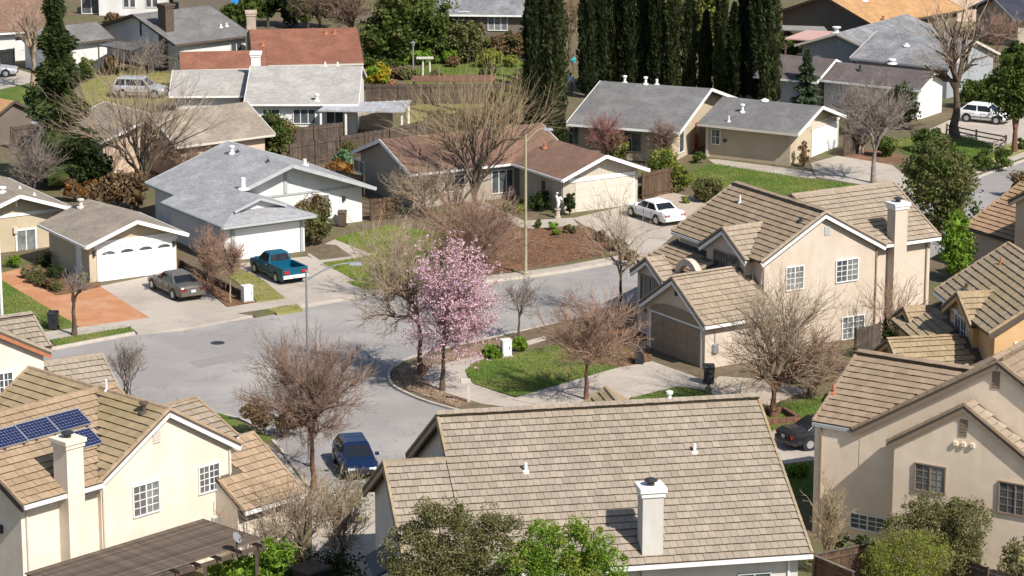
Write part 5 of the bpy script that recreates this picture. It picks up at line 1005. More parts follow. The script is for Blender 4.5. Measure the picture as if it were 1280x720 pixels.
leafy('evergreen_bush', 'dark shrubs between the brick chimney house and the left conifer', (92, 90), [(60, 62, 98, 96)], 'leaf', n=2500, size=.16, group=GT)
leafy('evergreen_tree', 'tall dark shrub by the dark navy roof at the right edge', (1272, 96), [(1254, 52, 1292, 96)], 'dark_leaf', n=3000, size=.18, trunk=True, group=GT)
leafy('bush', 'rust-coloured shrub beside the orange clay-coloured roof at the top right', (968, 40), [(958, 16, 982, 36)], 'rust_leaf', n=900, size=.18, group=GT)
GDN = 'mixed shrubs of the far garden'
for bx, lf, lb in [((500, 84, 522, 100), 'olive_leaf', 'olive shrub beside the garden lamp post in the far garden'), ((536, 86, 552, 101), 'sage_leaf', 'pale sage shrub beside the white garden arbor'), ((556, 70, 574, 84), 'dry_leaf', 'brown seed-head shrub behind the white garden arbor'), ((572, 62, 590, 76), 'bright_leaf', 'bright shrub below the pale rockery'), ((628, 66, 648, 84), 'lime_leaf', 'lime shrub at the right end of the far lawn'), ((640, 82, 658, 112), 'sage_leaf', 'tall sage-grey shrub beside the leftmost cypress'), ((600, 84, 622, 94), 'dark_leaf', 'dark low plants at the front of the far lawn'), ((478, 100, 500, 112), 'terracotta', 'reddish dry plant at the corner of the far fence'), ((488, 86, 508, 98), 'dry_leaf', 'brown plant left of the garden lamp post'), ((520, 50, 544, 66), 'leaf', 'dark green shrub behind the garden lamp post'), ((664, 60, 690, 100), 'dry_leaf', 'brown twiggy shrub behind the leftmost cypresses')]:
    x0, y0, x1, y1 = bx; leafy('shrub', lb, ((x0+x1)/2, y1), [bx], lf, n=1300, size=.12, r=.35, group=GDN, cat='bush')
for bx, lf, lb in [((742, 288, 760, 304), 'dry_leaf', 'brown dry shrub at the lower right corner of the bark bed'), ((760, 296, 784, 316), 'sage_leaf', 'pale shrub where the bark bed meets the street by the slender bare tree'), ((590, 312, 614, 332), 'olive_leaf', 'olive shrub in the bark bed near the street left of the yellow pole'), ((612, 264, 634, 276), 'dry_leaf', 'low brown shrub below the bend of the garden path'), ((770, 312, 800, 332), 'dry_leaf', 'brown shrub at the driveway mouth below the slender bare tree')]:
    x0, y0, x1, y1 = bx; leafy('shrub', lb, ((x0+x1)/2, y1-2), [bx], lf, n=900, size=.08, r=.38, group='plants along the bark bed of the brown-roofed house', cat='plant', core=False)
# bottom edge
leafy('evergreen_tree', 'large dark olive tree before the left end of the beige tile roof', (566, 930), [(476, 652, 560, 735), (510, 626, 600, 720), (575, 640, 662, 730), (480, 690, 640, 790)], 'olive_leaf', n=40000, size=.05, trunk=True, r=.24, leaf2='sage_leaf', core=False)
leafy('evergreen_tree', 'bright green leafy tree beside the chimney of the beige tile roof', (704, 950), [(622, 676, 690, 760), (650, 650, 715, 730), (700, 648, 765, 720), (720, 676, 790, 770), (650, 690, 760, 790)], 'bright_leaf', n=40000, size=.05, trunk=True, r=.24, leaf2='lime_leaf', core=False)
leafy('evergreen_bush', 'bright green bush under the corner of the pergola', (325, 742), [(262, 690, 330, 740), (300, 674, 378, 735)], 'bright_leaf', n=6500, size=.09, r=.22)
leafy('evergreen_bush', 'lime-green bush in the lower left corner', (6, 742), [(-30, 676, 26, 735)], 'bright_leaf', n=2500, size=.09)
leafy('evergreen_bush', 'loose sage-green shrub by the dark blue car', (440, 655), [(385, 590, 470, 650), (410, 612, 475, 680)], 'sage_leaf', n=1500, size=.06, r=.45, core=False, leaf2='olive_leaf')
leafy('evergreen_tree', 'tall olive-green bush before the windows of the taupe house', (1175, 742), [(1104, 634, 1160, 700), (1128, 616, 1190, 680), (1170, 622, 1240, 690), (1140, 660, 1230, 730)], 'olive_leaf', n=28000, size=.055, trunk=True, r=.27, leaf2='sage_leaf', core=False)
leafy('evergreen_bush', 'feathery light green bush behind the corner fence', (1125, 765), [(1080, 668, 1170, 745), (1100, 664, 1188, 740)], 'lime_leaf', n=22000, size=.06, r=.24, asp=.22, leaf2='sage_leaf', core=False)
leafy('evergreen_bush', 'pale yellow-green bush at the lower right corner', (1272, 745), [(1246, 676, 1300, 735)], 'sage_leaf', n=3000, size=.085)
leafy('bush', 'dark low bush under the ground-floor window of the taupe house', (1060, 712), [(1035, 668, 1064, 710), (1055, 672, 1100, 716)], 'dark_leaf', n=2500, size=.09)
leafy('bush', 'dark shrub beside the shed below the crooked bare tree', (400, 740), [(330, 700, 460, 745)], 'dark_leaf', n=3500, size=.10)
# small garden plants
GS = 'shrubs in front of the tan house'
for i, (bx, lf, lb) in enumerate([((6, 319, 27, 336), 'bright_leaf', 'round bright green shrub under the window of the tan house'), ((44, 315, 66, 336), 'dark_leaf', 'dark shrub in the corner by the tan garage wall'), ((26, 334, 40, 350), 'sage_leaf', 'first pale clipped shrub of the row, farthest from the street'), ((40, 331, 54, 349), 'sage_leaf', 'pale grey-green round shrub with the tallest top in the row'), ((34, 339, 48, 356), 'olive_leaf', 'second olive shrub of the clipped row'), ((45, 343, 58, 361), 'olive_leaf', 'third olive shrub in the middle of the clipped row'), ((55, 347, 68, 364), 'dry_leaf', 'brownish fourth shrub of the clipped row'), ((64, 352, 78, 367), 'olive_leaf', 'last shrub of the clipped row, nearest the bare tree'), ((54, 330, 80, 352), 'dark_leaf', 'dark purple-green bush against the garage side wall'), ((96, 340, 110, 358), 'bright_leaf', 'small light green plant by the garage corner')]):
    x0, y0, x1, y1 = bx; leafy('shrub', lb, ((x0+x1)/2, y1-2), [bx], lf, n=1800, size=.055, r=.3, group=GS, cat='bush')
leafy('shrub', 'bright strap-leaved bush left of the white utility cabinet', (614, 447), [(600, 433, 629, 449)], 'bright_leaf', n=1500, size=.13, asp=.2, cat='bush')
leafy('shrub', 'bright strap-leaved bush right of the white utility cabinet', (650, 438), [(638, 422, 661, 440)], 'bright_leaf', n=1500, size=.13, asp=.2, cat='bush')
leafy('shrub', 'red-tipped rounded bush at the edge of the green lawn behind the corner roof', (886, 252), [(866, 222, 906, 252)], 'olive_leaf', n=3000, size=.1, leaf2='rust_leaf', cat='bush')
leafy('shrub', 'tall yellow-green hedge beside the brown gate of the driveway', (850, 240), [(836, 208, 866, 242), (810, 188, 850, 222, 3)], 'lime_leaf', n=3500, size=.11, leaf2='leaf', cat='bush')
leafy('shrub', 'dark narrow climber at the garage corner of the brown-roofed house', (713, 270), [(705, 234, 719, 270)], 'dark_leaf', n=1600, size=.08, cat='bush')
leafy('shrub', 'small shrub right of the pale garage door by the brown fence', (800, 248), [(794, 232, 808, 249)], 'leaf', n=900, size=.08, cat='bush')
leafy('shrub', 'variegated shrub under the scarlet-twigged tree', (768, 203), [(756, 166, 786, 204)], 'olive_leaf', n=2600, size=.12, leaf2='lime_leaf', cat='bush')
leafy('shrub', 'leafy shrub at the front step of the grey-roofed house', (873, 204), [(864, 190, 882, 206)], 'leaf', n=900, size=.09, cat='bush')
leafy('shrub', 'rusty climber beside the bright white garage door', (1003, 208), [(998, 176, 1012, 208)], 'dry_leaf', n=1000, size=.08, cat='bush')
leafy('shrub', 'dark ivy hanging over the old board fence behind the white house', (428, 198), [(408, 172, 446, 196)], 'olive_leaf', n=2200, size=.09, cat='bush')
leafy('cactus', 'broad pale green cactus by the old fence', (428, 206), [(416, 190, 442, 202)], 'cactus_leaf', n=160, size=.32, asp=.7, cat='cactus', core=False)
leafy('shrub', 'rusty dry shrub under the cactus by the old fence', (428, 218), [(408, 200, 444, 218)], 'rust_leaf', n=1500, size=.1, cat='bush')
GD = 'small plants in the bark bed of the brown-roofed house'
for bx, lf, lb in [((622, 254, 640, 266), 'leaf', 'dark plant at the bend of the pale garden path'), ((640, 258, 658, 270), 'lime_leaf', 'yellow-green plant beside the garden path near the pole'), ((664, 274, 682, 286), 'leaf', 'dark low plant right of the tall yellow pole'), ((684, 276, 698, 290), 'bright_leaf', 'bright green plant in the bark bed below the statue'), ((704, 280, 722, 294), 'olive_leaf', 'grey-green plant with rocks at the end of the bark bed'), ((690, 286, 702, 297), 'bright_leaf', 'lowest bright plant in the bark bed'), ((852, 246, 862, 256), 'lime_leaf', 'small lime plant in the gravel by the white sedan')]:
    x0, y0, x1, y1 = bx; leafy('shrub', lb, ((x0+x1)/2, y1-2), [bx], lf, n=500, size=.08, r=.35, group=GD, cat='plant')
leafy('shrub', 'clump of dark shrubs against the shaded board wall of the brown-roofed house', (678, 264), [(640, 248, 668, 268), (664, 240, 690, 266)], 'dark_leaf', n=2600, size=.1, cat='bush')
leafy('shrub', 'lush green plants on the lawn by the black car', (993, 596), [(984, 582, 1014, 602)], 'bright_leaf', n=1500, size=.09, cat='bush')
leafy('shrub', 'brown low hedge thicket under the round red-twigged tree', (345, 545), [(300, 500, 345, 540), (335, 505, 380, 545)], 'dry_leaf', n=3500, size=.08, cat='bush')
leafy('shrub', 'dark brown hedge mass below the vase-shaped bare tree', (1005, 480), [(975, 435, 1020, 478), (1005, 430, 1050, 476)], 'dry_leaf', n=4500, size=.08, cat='bush')
leafy('shrub', 'dark green creeper against the orange house by the brick fence', (1112, 432), [(1100, 395, 1136, 432)], 'dark_leaf', n=2200, size=.1, cat='bush')

# grass blades, bark chips and leaf litter too many to count
def scatter(name, label, polys, n, m, size, flat=False, z=.03):
    pts = []
    for px in polys:
        q = np.array([tuple(G(x, y, z))[:2] for x, y in px]); lo, hi = q.min(0), q.max(0); area = .5*abs(np.dot(q[:, 0], np.roll(q[:, 1], 1))-np.dot(q[:, 1], np.roll(q[:, 0], 1))); pts.append((q, lo, hi, area))
    tot = sum(p[3] for p in pts); out = []
    for q, lo, hi, area in pts:
        m_ = int(n*area/tot); c = RNG.uniform(lo, hi, (m_*3, 2)); ins = np.zeros(len(c), bool); j = len(q)-1
        for i in range(len(q)):
            a, b = q[i], q[j]; ins ^= ((a[1] > c[:, 1]) != (b[1] > c[:, 1])) & (c[:, 0] < (b[0]-a[0])*(c[:, 1]-a[1])/(b[1]-a[1]+1e-9)+a[0]); j = i
        c = c[ins][:m_]; out.append(np.column_stack([c, np.full(len(c), z+(.0 if flat else size*.5))]))
    c = np.concatenate(out); k = len(c); az = RNG.uniform(0, 2*pi, k); s = size*RNG.uniform(.5, 1.4, k)[:, None]
    if flat: d = np.column_stack([np.cos(az), np.sin(az), RNG.normal(0, .25, k)]); e = np.column_stack([-np.sin(az), np.cos(az), RNG.normal(0, .3, k)]); c[:, 2] += .02
    else: d = np.column_stack([np.cos(az)*.5, np.sin(az)*.5, np.ones(k)]); e = np.column_stack([-np.sin(az), np.cos(az), np.zeros(k)])*.6
    co = np.stack([c-d*s, c+e*s*.45, c+d*s, c-e*s*.45], 1).reshape(-1, 3); o = raw_mesh(name, co, np.arange(4*k).reshape(-1, 4), m); o['kind'] = 'stuff'; o['label'] = label
bare_tree('bare_tree', 'pale tangled bare tree on the drive between the dark shed and the tile roof', (428, 712), 580, 384, 474, counts=(8, 6, 5, 5), trunk=.1, tr=.05, seed=72, twig='twig', multi=3, group=GB, chaos=.35)
scatter('grass', 'green grass blades of the mown front lawns', [[(581, 463), (594, 452), (629, 447), (677, 434), (740, 418), (800, 440), (768, 461), (645, 496), (592, 479)], [(-40, 333), (2, 350), (90, 403), (91, 408), (57, 414), (-60, 440)], [(62, 424.6), (163, 408.2), (168, 413.5), (70, 431.5)], [(416, 298), (484, 281), (540, 288), (600, 300), (625, 322), (545, 338), (450, 352), (420, 338), (397, 331), (441, 323), (466, 318)], [(787, 497.5), (848, 483), (885, 489), (870, 505), (800, 508)], [(855, 218), (893, 204), (1006, 222), (1088, 233), (1030, 250), (960, 262), (880, 252)], [(950, 512), (1035, 492), (1040, 520), (965, 540)], [(970, 583), (1016, 576), (1016, 620), (985, 622)], [(1105, 178), (1165, 165), (1215, 172), (1260, 188), (1215, 210), (1140, 196)], [(500, 92), (560, 76), (660, 72), (660, 100), (510, 104)]], 70000, 'grass_blade', .055)
scatter('dry_grass', 'dry yellowish grass of the verges and side strips', [[(334, 386), (372, 380.5), (378, 386.5), (346, 391.5)], [(294, 333), (316, 342), (358, 373), (321, 377.5), (311, 362), (286, 346)], [(100, 106), (150, 84), (215, 92), (240, 110), (200, 128), (110, 135)], [(505, 135), (560, 120), (620, 128), (590, 150), (510, 160)], [(20, 368), (48, 385), (80, 402), (60, 408), (20, 390)], [(600, 475), (640, 468), (655, 485), (640, 492)]], 16000, 'dry_blade', .055)
scatter('bark_chips', 'red-brown bark chips spread over the planting beds', [[(560, 280), (600, 262), (640, 278), (655, 286), (735, 283), (778, 306), (745, 321), (700, 328), (640, 338), (590, 342), (550, 318)], [(234, 342), (284, 383), (318, 377.5), (312, 366), (262, 346), (243, 333)], [(690, 424), (760, 405), (812, 420), (815, 450), (772, 459), (735, 450)], [(32, 333), (27, 347), (48, 357), (70, 368.5), (85, 367), (126, 358), (124, 345), (70, 318)]], 40000, 'bark_chip', .05, True, .045)
scatter('leaf_litter', 'pale dry leaves and petals lying on the corner planting strip', [[(496, 461), (520, 452), (585, 434), (640, 420), (650, 424), (585, 446), (540, 457), (527, 472), (548, 488), (590, 502), (570, 508), (510, 487)]], 5000, 'litter', .06, True, .03)
# ---------------------------------------------------------------- vehicles
def arch_pts(hw, zb, zt, crown=.03):
    return [(-hw*.80, zb), (-hw*.97, zb+.10), (-hw, zb+(zt-zb)*.45), (-hw*.985, zb+(zt-zb)*.72), (-hw*.93, zt-.035), (-hw*.80, zt), (0, zt+crown), (hw*.80, zt), (hw*.93, zt-.035), (hw*.985, zb+(zt-zb)*.72), (hw, zb+(zt-zb)*.45), (hw*.97, zb+.10), (hw*.80, zb)]
def loft(mb, stations):
    n = len(stations[0][1]); base = len(mb.v)
    for x, sec in stations: mb.v += [(x, y, z) for y, z in sec]
    for i in range(len(stations)-1):
        for k in range(n): a, b = base+i*n+k, base+i*n+(k+1) % n; mb.f.append((a, b, b+n, a+n))
    mb.f.append(tuple(base+k for k in range(n))); mb.f.append(tuple(base+(len(stations)-1)*n+k for k in range(n-1, -1, -1)))
def vehicle(P, yaw, kind, col, label, cat='car', group='parked cars'):
    t = thing('parked_car' if kind != 'pickup' else 'pickup_truck', (0, 0, 0), label, cat, group)
    L, Wd, hood, belt, roofz = {'sedan': (5.1, 1.86, .86, .93, 1.43), 'suv': (4.6, 1.84, 1.02, 1.06, 1.72), 'hatch': (4.2, 1.76, .84, .93, 1.5), 'pickup': (5.0, 1.78, .98, 1.05, 1.62)}[kind]
    hl, hw = L/2, Wd/2; zb = .24; wr = .33 if kind != 'suv' else .36
    deck = {'sedan': .98, 'suv': 1.06, 'hatch': 1.0, 'pickup': 1.05}[kind]
    mb = MB()
    st = [(-hl, arch_pts(hw*.80, zb+.22, deck*.86)), (-hl+.08, arch_pts(hw*.90, zb+.1, deck*.95)), (-hl+.30, arch_pts(hw*.97, zb, deck)), (-hl*.55, arch_pts(hw, zb, max(deck, belt))), (0, arch_pts(hw, zb, belt)), (hl*.36, arch_pts(hw, zb, belt-.01)), (hl*.62, arch_pts(hw*.98, zb, hood)), (hl-.28, arch_pts(hw*.94, zb, hood-.10)), (hl-.07, arch_pts(hw*.84, zb+.08, hood-.2)), (hl, arch_pts(hw*.72, zb+.16, hood-.28))]
    if kind == 'pickup':     # cargo bed: open box behind the cab
        st = [s for s in st if s[0] > -.2]; st.insert(0, (-.42, arch_pts(hw, zb, belt)))
    loft(mb, st); body = mb.build('body', col, t, org=Vector((0, 0, 0)), smooth=False)
    if kind == 'pickup':
        b = MB(); z0, z1 = zb+.1, belt
        for sg in (-1, 1): b.box((-1.42, sg*(hw-.06), (zb+z1)/2), 1.0, .06, (z1-zb)/2)
        b.box((-1.42, 0, .62), 1.0, hw-.12, .03); b.build('cargo_bed', col, t, org=Vector((0, 0, 0)))
        b = MB(); b.box((-2.43, 0, (.55+z1)/2), .04, hw-.01, (z1-.55)/2); b.build('tailgate', col, t, org=Vector((0, 0, 0)))
        b = MB(); b.box((-2.52, 0, .5), .06, hw-.04, .1); b.build('rear_bumper', 'white_paint', t, org=Vector((0, 0, 0)))
    # cabin: belt outline -> roof outline
    xr0, xr1, xf1, xf0 = {'sedan': (-1.62, -.92, .35, 1.12), 'suv': (-2.16, -1.9, .35, 1.1), 'hatch': (-1.95, -1.35, .4, 1.15), 'pickup': (-.40, -.24, .62, 1.22)}[kind]
    b0, b1 = hw*.90, hw*.70
    mb = MB(); z1 = roofz-.07
    q = [[(xr0, -b0, belt-.03), (xf0, -b0, belt-.05), (xf0, b0, belt-.05), (xr0, b0, belt-.03)], [(xr1, -b1, z1), (xf1, -b1, z1), (xf1, b1, z1), (xr1, b1, z1)], [(xr1+.10, -b1*.82, roofz), (xf1-.12, -b1*.82, roofz), (xf1-.12, b1*.82, roofz), (xr1+.10, b1*.82, roofz)]]
    v = [p for r in q for p in r]; mb.add(v, [(3, 2, 1, 0), (8, 9, 10, 11)]+[(i+4*j, (i+1) % 4+4*j, (i+1) % 4+4*j+4, i+4*j+4) for j in range(2) for i in range(4)])
    mb.build('cabin', col, t, org=Vector((0, 0, 0)))
    def pane(name, a, b, c, d, ins=(.07, .10), off=.012):    # a,b bottom; c,d top
        a, b, c, d = map(Vector, (a, b, c, d)); n = (b-a).cross(d-a).normalized(); m_ = (a+b+c+d)/4
        if n.dot(m_-Vector((0, 0, .9))) < 0: n = -n
        lerp = lambda u, w_: (a*(1-u)+b*u)*(1-w_)+(d*(1-u)+c*u)*w_
        p = [lerp(ins[0], .12)+n*off, lerp(1-ins[0], .12)+n*off, lerp(1-ins[0], 1-ins[1])+n*off, lerp(ins[0], 1-ins[1])+n*off]
        g = MB(); g.add(p+[x-n*.02 for x in p], [(0, 1, 2, 3), (7, 6, 5, 4)]+[(i, i+4, (i+1) % 4+4, (i+1) % 4) for i in range(4)]); g.build(name, 'car_glass', t, org=Vector((0, 0, 0)))
    A, B = q[0], q[1]
    pane('windshield', A[1], A[2], B[2], B[1]); pane('rear_window', A[3], A[0], B[0], B[3])
    nS = 1 if kind == 'pickup' else 2 if kind != 'suv' else 3
    for sg in (0, 1):
        lo = (A[0], A[1]) if sg == 0 else (A[3], A[2]); hi = (B[0], B[1]) if sg == 0 else (B[3], B[2])
        for i in range(nS):
            f = lambda p, u: tuple(p[0][k]*(1-u)+p[1][k]*u for k in range(3)); u0, u1 = i/nS, (i+1)/nS
            if i == 0: u0 += .03
            if i == nS-1: u1 -= .03
            pane('side_window', f(lo, u0), f(lo, u1), f(hi, u1), f(hi, u0), ins=(.05, .1))
    for x in (-hl*.60, hl*.60):
        for sg in (-1, 1):
            w_ = MB(); w_.lathe((x, sg*(hw-.19), wr), [(wr*.6, 0), (wr, .03), (wr, .17), (wr*.7, .205)], 18, (0, sg, 0)); wh = w_.build('wheel', 'rubber', t, org=Vector((0, 0, 0)))
            r_ = MB(); r_.lathe((x, sg*(hw+.012), wr), [(wr*.66, -.02), (wr*.62, .008), (wr*.25, .016)], 14, (0, sg, 0)); r_.build('rim', 'rim', wh, org=Vector((0, 0, 0)))
            a_ = MB(); a_.lathe((x, sg*(hw-.03), wr+.02), [(wr*1.2, -.02), (wr*1.2, .035)], 18, (0, sg, 0)); a_.build('wheel_arch', 'black_plastic', t, org=Vector((0, 0, 0)))
    for sg in (-1, 1):
        g = MB(); g.box((-hl+(.06 if kind != 'pickup' else .02), sg*hw*.66, deck*.76), .06, hw*.20, .085); g.build('tail_light', 'tail_red', t, org=Vector((0, 0, 0)))
        g = MB(); g.box((hl-.10, sg*hw*.60, hood-.25), .08, hw*.2, .07); g.build('headlight', 'lamp_clear', t, org=Vector((0, 0, 0)))
        g = MB(); g.box((xf0-.25, sg*(hw+.06), belt+.08), .09, .09, .065); g.build('mirror', col, t, org=Vector((0, 0, 0)))
    if kind != 'pickup':
        g = MB(); g.box((-hl+.01, 0, .48), .07, hw*.86, .10); g.build('rear_bumper', col, t, org=Vector((0, 0, 0)))
    g = MB(); g.box((-hl-.03-(.1 if kind == 'pickup' else 0), 0, .66 if kind != 'pickup' else .5), .02, .16, .08); g.build('license_plate', 'plate', t, org=Vector((0, 0, 0)))
    g = MB(); g.box((hl-.06, 0, .44), .08, hw*.7, .10); g.build('front_bumper', 'black_plastic', t, org=Vector((0, 0, 0)))
    for sg in (-1, 1):
        for x in ((-.55, .45) if kind == 'pickup' else (-.95, -.02, .95)):
            g = MB(); g.box((x, sg*hw, (zb+belt)/2+.03), .010, .008, (belt-zb)/2-.10); g.build('door_seam', 'black_plastic', t, org=Vector((0, 0, 0)))
        for x in ((-.30,) if kind == 'pickup' else (-.80, .13)):
            g = MB(); g.box((x+.14, sg*(hw-.005), belt-.15), .09, .022, .018); g.build('door_handle', 'rim', t, org=Vector((0, 0, 0)))
        g = MB(); g.box((0, sg*(hw+.004), zb+.27), hl*.42, .012, .03); g.build('side_moulding', 'black_plastic' if kind != 'sedan' else col, t, org=Vector((0, 0, 0)))
    g = MB(); g.box((hl-.05, 0, hood-.27), .06, hw*.36, .075); g.build('grille', 'dark_metal', t, org=Vector((0, 0, 0)))
    g = MB(); g.box(((xr1+xf1)/2-.1, 0, roofz+.002), .02, hw*.5, .006); g.build('roof_seam', col, t, org=Vector((0, 0, 0)))
    t.location = P; t.rotation_euler = (0, 0, radians(yaw)); return t
vehicle(G(220, 366, .03), 121, 'sedan', 'champagne', 'dark champagne-grey sedan parked on the concrete drive of the tan house')
vehicle(G(347, 345, .03), 121, 'pickup', 'teal', 'teal-blue pickup truck with an open bed at the white garage', 'pickup truck')
vehicle(G(818, 274, .03), 121, 'sedan', 'car_white', 'white sedan parked on the drive beside the brown wood fence')
vehicle(G(444, 586, -.10), -77, 'hatch', 'navy', 'dark blue car at the kerb of the lower street behind bare branches')
vehicle(G(1034, 553, .04), 24, 'sedan', 'car_black', 'black sedan with red tail lights half hidden by the taupe house')
vehicle(G(1231, 152, .03), -30, 'hatch', 'car_white', 'white hatchback on the upper right driveway behind the split-rail fence')
vehicle(G(176, 121, .03), -8, 'suv', 'car_silver', 'silver car behind the wide bare tree on the far lawn street')
vehicle(G(-14, 95, .03), 6, 'sedan', 'car_silver', 'silver sedan cut off by the left edge of the photo')
# ---------------------------------------------------------------- solar panels, pergola, dish of the cream house
def on_slope(b, sg, px, py, dz=0.):
    n = (b.v*sg*b.rise+Vector((0, 0, b.W/2))).normalized(); o = b.P(0, 0, b.ze+b.rise+dz); d = RAY(px, py); c = Vector((0, 0, CAMH)); p = c+d*((o-c).dot(n)/d.dot(n)); return p, n
n_s = (c9.v*c9.rise+Vector((0, 0, c9.W/2))).normalized(); a_s = -c9.u; up_s = n_s.cross(a_s)
if up_s.z < 0: up_s = -up_s
solar0 = None
for i, (x, y, lb) in enumerate([(97, 510, 'solar panel nearest the roof valley in the upper row'), (57.5, 520.5, 'solar panel second from the valley in the upper row'), (18.5, 531.5, 'solar panel third from the valley in the upper row'), (-20.5, 542.5, 'solar panel cut by the left edge of the photo'), (111.5, 534, 'solar panel of the lower row half hidden by the chimney')]):
    p, _ = on_slope(c9, 1, x, y, .18)
    if solar0 is None:
        t = thing('solar_panel', p, lb+' of the cream house', 'solar panel', 'solar panels on the golden tile roof'); Mx = Matrix((a_s, up_s, n_s)).transposed(); t.rotation_euler = Mx.to_euler(); O = Vector((0, 0, 0))
        pw = (on_slope(c9, 1, 97, 510, .18)[0]-on_slope(c9, 1, 57.5, 520.5, .18)[0]).length-.025; ph_ = (on_slope(c9, 1, 97, 510, .18)[0]-on_slope(c9, 1, 113, 529.5, .18)[0]).length; print('PANEL', pw, ph_)
        q = MB(); q.box((-pw/2, -ph_/2, -.02), pw/2, ph_/2, .015); q.build('backing', 'white_paint', t, org=O)
        for ax_, c_, hx, hy in ((0, (-pw/2, -.012, 0), pw/2, .012), (0, (-pw/2, -ph_+.012, 0), pw/2, .012), (1, (-.012, -ph_/2, 0), .012, ph_/2-.025), (1, (-pw+.012, -ph_/2, 0), .012, ph_/2-.025)):
            q = MB(); q.box(c_, hx, hy, .022); q.build('frame_bar', 'metal_grey', t, org=O)
        for r_ in range(6):
            for k_ in range(10):
                q = MB(); cw, chh = (pw-.07)/10, (ph_-.07)/6; q.box((-.035-cw*(k_+.5), -.035-chh*(r_+.5), .002), cw/2-.008, chh/2-.008, .008)
                if r_ == 0 and k_ == 0: cell = q.build('solar_cell', 'solar_cell', t, org=O); cell0 = (cw, chh)
                else:
                    c_ = cell.copy(); COL.objects.link(c_); c_.location = (-cw*k_, -chh*r_, 0)
        for xx in (-.3, -1.3):
            q = MB(); q.box((xx, -ph_-.02, -.10), .04, .06, .07); q.build('mounting_foot', 'dark_metal', t, org=O)
        solar0 = t
    else:
        t = copy_tree(solar0); t['label'] = lb+' of the cream house'
    t.location = p
A_ = G(252, 650, 2.7); dv, du = m9.v, m9.u
t = thing('pergola', A_-dv*4+du*1.6-Vector((0, 0, 2.7)), 'weathered wooden slat pergola against the cream house wall', 'pergola')
PW_ = (G(334, 674, 2.7)-A_).dot(du); sl0 = None
ns = int(PW_/.155)
for i in range(ns+1):
    q0 = A_+du*(i*.155)+dv*.0
    if sl0 is None:
        q = MB(); q.beam(q0-dv*9.6, q0+dv*.15, .10, .045); sl0 = q.build('slat', 'pergola_wood', t); 
    else:
        c_ = sl0.copy(); COL.objects.link(c_); c_.location = du*(i*.155)
for k in range(9):
    q = MB(); q.beam(A_-dv*(.3+k*1.15)-du*.0-Vector((0, 0, .12)), A_-dv*(.3+k*1.15)+du*(PW_+.3)-Vector((0, 0, .12)), .06, .17); q.build('rafter', 'brown_paint', t)
q = MB(); q.beam(A_+du*(PW_-.1)-dv*9.6-Vector((0, 0, .3)), A_+du*(PW_-.1)+dv*.1-Vector((0, 0, .3)), .1, .18); q.build('beam', 'brown_paint', t)
for k in (.3, 3.2, 6.2):
    q = MB(); b0 = A_+du*(PW_-.1)-dv*k; q.box((b0.x, b0.y, 1.15), .07, .07, 1.15); q.build('post', 'brown_paint', t)
# satellite dish
Pd = G(296, 684, 2.9); t = thing('satellite_dish', Pd, 'pale grey satellite dish on the edge of the pergola', 'satellite dish')
q = MB(); n = 14; ax = Vector((.75, -.35, .55)).normalized(); q.lathe(Pd+Vector((0, 0, .42)), [(.02, -.04), (.14, -.03), (.24, .02), (.26, .04)], n, ax); q.build('dish', 'metal_grey', t)
q = MB(); q.tube([Pd-Vector((0, 0, .3)), Pd+Vector((0, 0, .2)), Pd+Vector((0, 0, .4))-ax*.06], .03, 6); q.build('mast', 'dark_metal', t); q = MB(); q.tube([Pd+Vector((0, 0, .1)), Pd+Vector((0, 0, .42))+ax*.4], .015, 5); q.build('feed_arm', 'dark_metal', t)
# shed under the crooked tree
Ps = G(389, 752, 0); t = thing('garden_shed', Ps, 'small dark shed with a rusty flat roof below the crooked bare tree', 'shed')
ax3 = (m9.v, m9.u, Vector((0, 0, 1))); q = MB(); q.box(Ps+Vector((0, 0, .75)), .55, .55, .75, ax3); q.build('wall', 'dark_metal', t); q = MB(); q.box(Ps+Vector((0, 0, 1.56)), .65, .65, .05, ax3); q.build('roof', 'dry_leaf' if False else 'brown_paint', t)
q = MB(); q.box(Ps+Vector((0, 0, .72))+m9.u*.562, .33, .02, .68, ax3); q.build('door', 'black_plastic', t)
# ---------------------------------------------------------------- lamps, poles, boxes
def lamp(name, base, ytop, tip, m, label, r=.075, headm='metal_grey', curve=False):
    P = G(*base); h = HT(P, ytop); k = PXM(P+Vector((0, 0, h))); t = thing(name, P, label, 'street lamp'); x2 = (tip[0]-base[0])/k; z2 = HT(P, tip[1])
    q = MB(); q.tube([(P.x, P.y, 0), (P.x, P.y, h*.5), (P.x, P.y, h)], [r*1.25, r, r*.75], 10); q.build('pole', m, t)
    q = MB(); q.lathe((P.x, P.y, 0), [(r*2.2, 0), (r*2.2, .12), (r*1.5, .2)], 10); q.build('base', m, t)
    q = MB(); pts = [Vector((P.x+x2*f, P.y, (h-.5)+(z2-h+.5)*(sin(f*pi/2)))) for f in [i/8 for i in range(9)]]; q.tube(pts, [r*.5]*9, 7); q.build('arm', m, t)
    e = pts[-1]; q = MB(); s = 1 if x2 > 0 else -1; q.hexa([e+Vector((0, -.11, -.08)), e+Vector((s*.62, -.15, -.09)), e+Vector((s*.62, .15, -.09)), e+Vector((0, .11, -.08)), e+Vector((0, -.08, .06)), e+Vector((s*.55, -.1, .05)), e+Vector((s*.55, .1, .05)), e+Vector((0, .08, .06))]); hd = q.build('lamp_head', headm, t)
    q = MB(); q.box(e+Vector((s*.38, 0, -.1)), .16, .1, .025); q.build('lens', 'lamp_clear', hd)
lamp('street_lamp', (387, 580), 338, (441, 329), 'metal_grey', 'grey street lamp with a long curved arm reaching right over the street')
lamp('street_lamp', (657, 343), 168, (679, 161), 'pole_paint', 'yellowish street lamp pole with a short hooked arm before the brown roof', r=.09, headm='metal_grey')
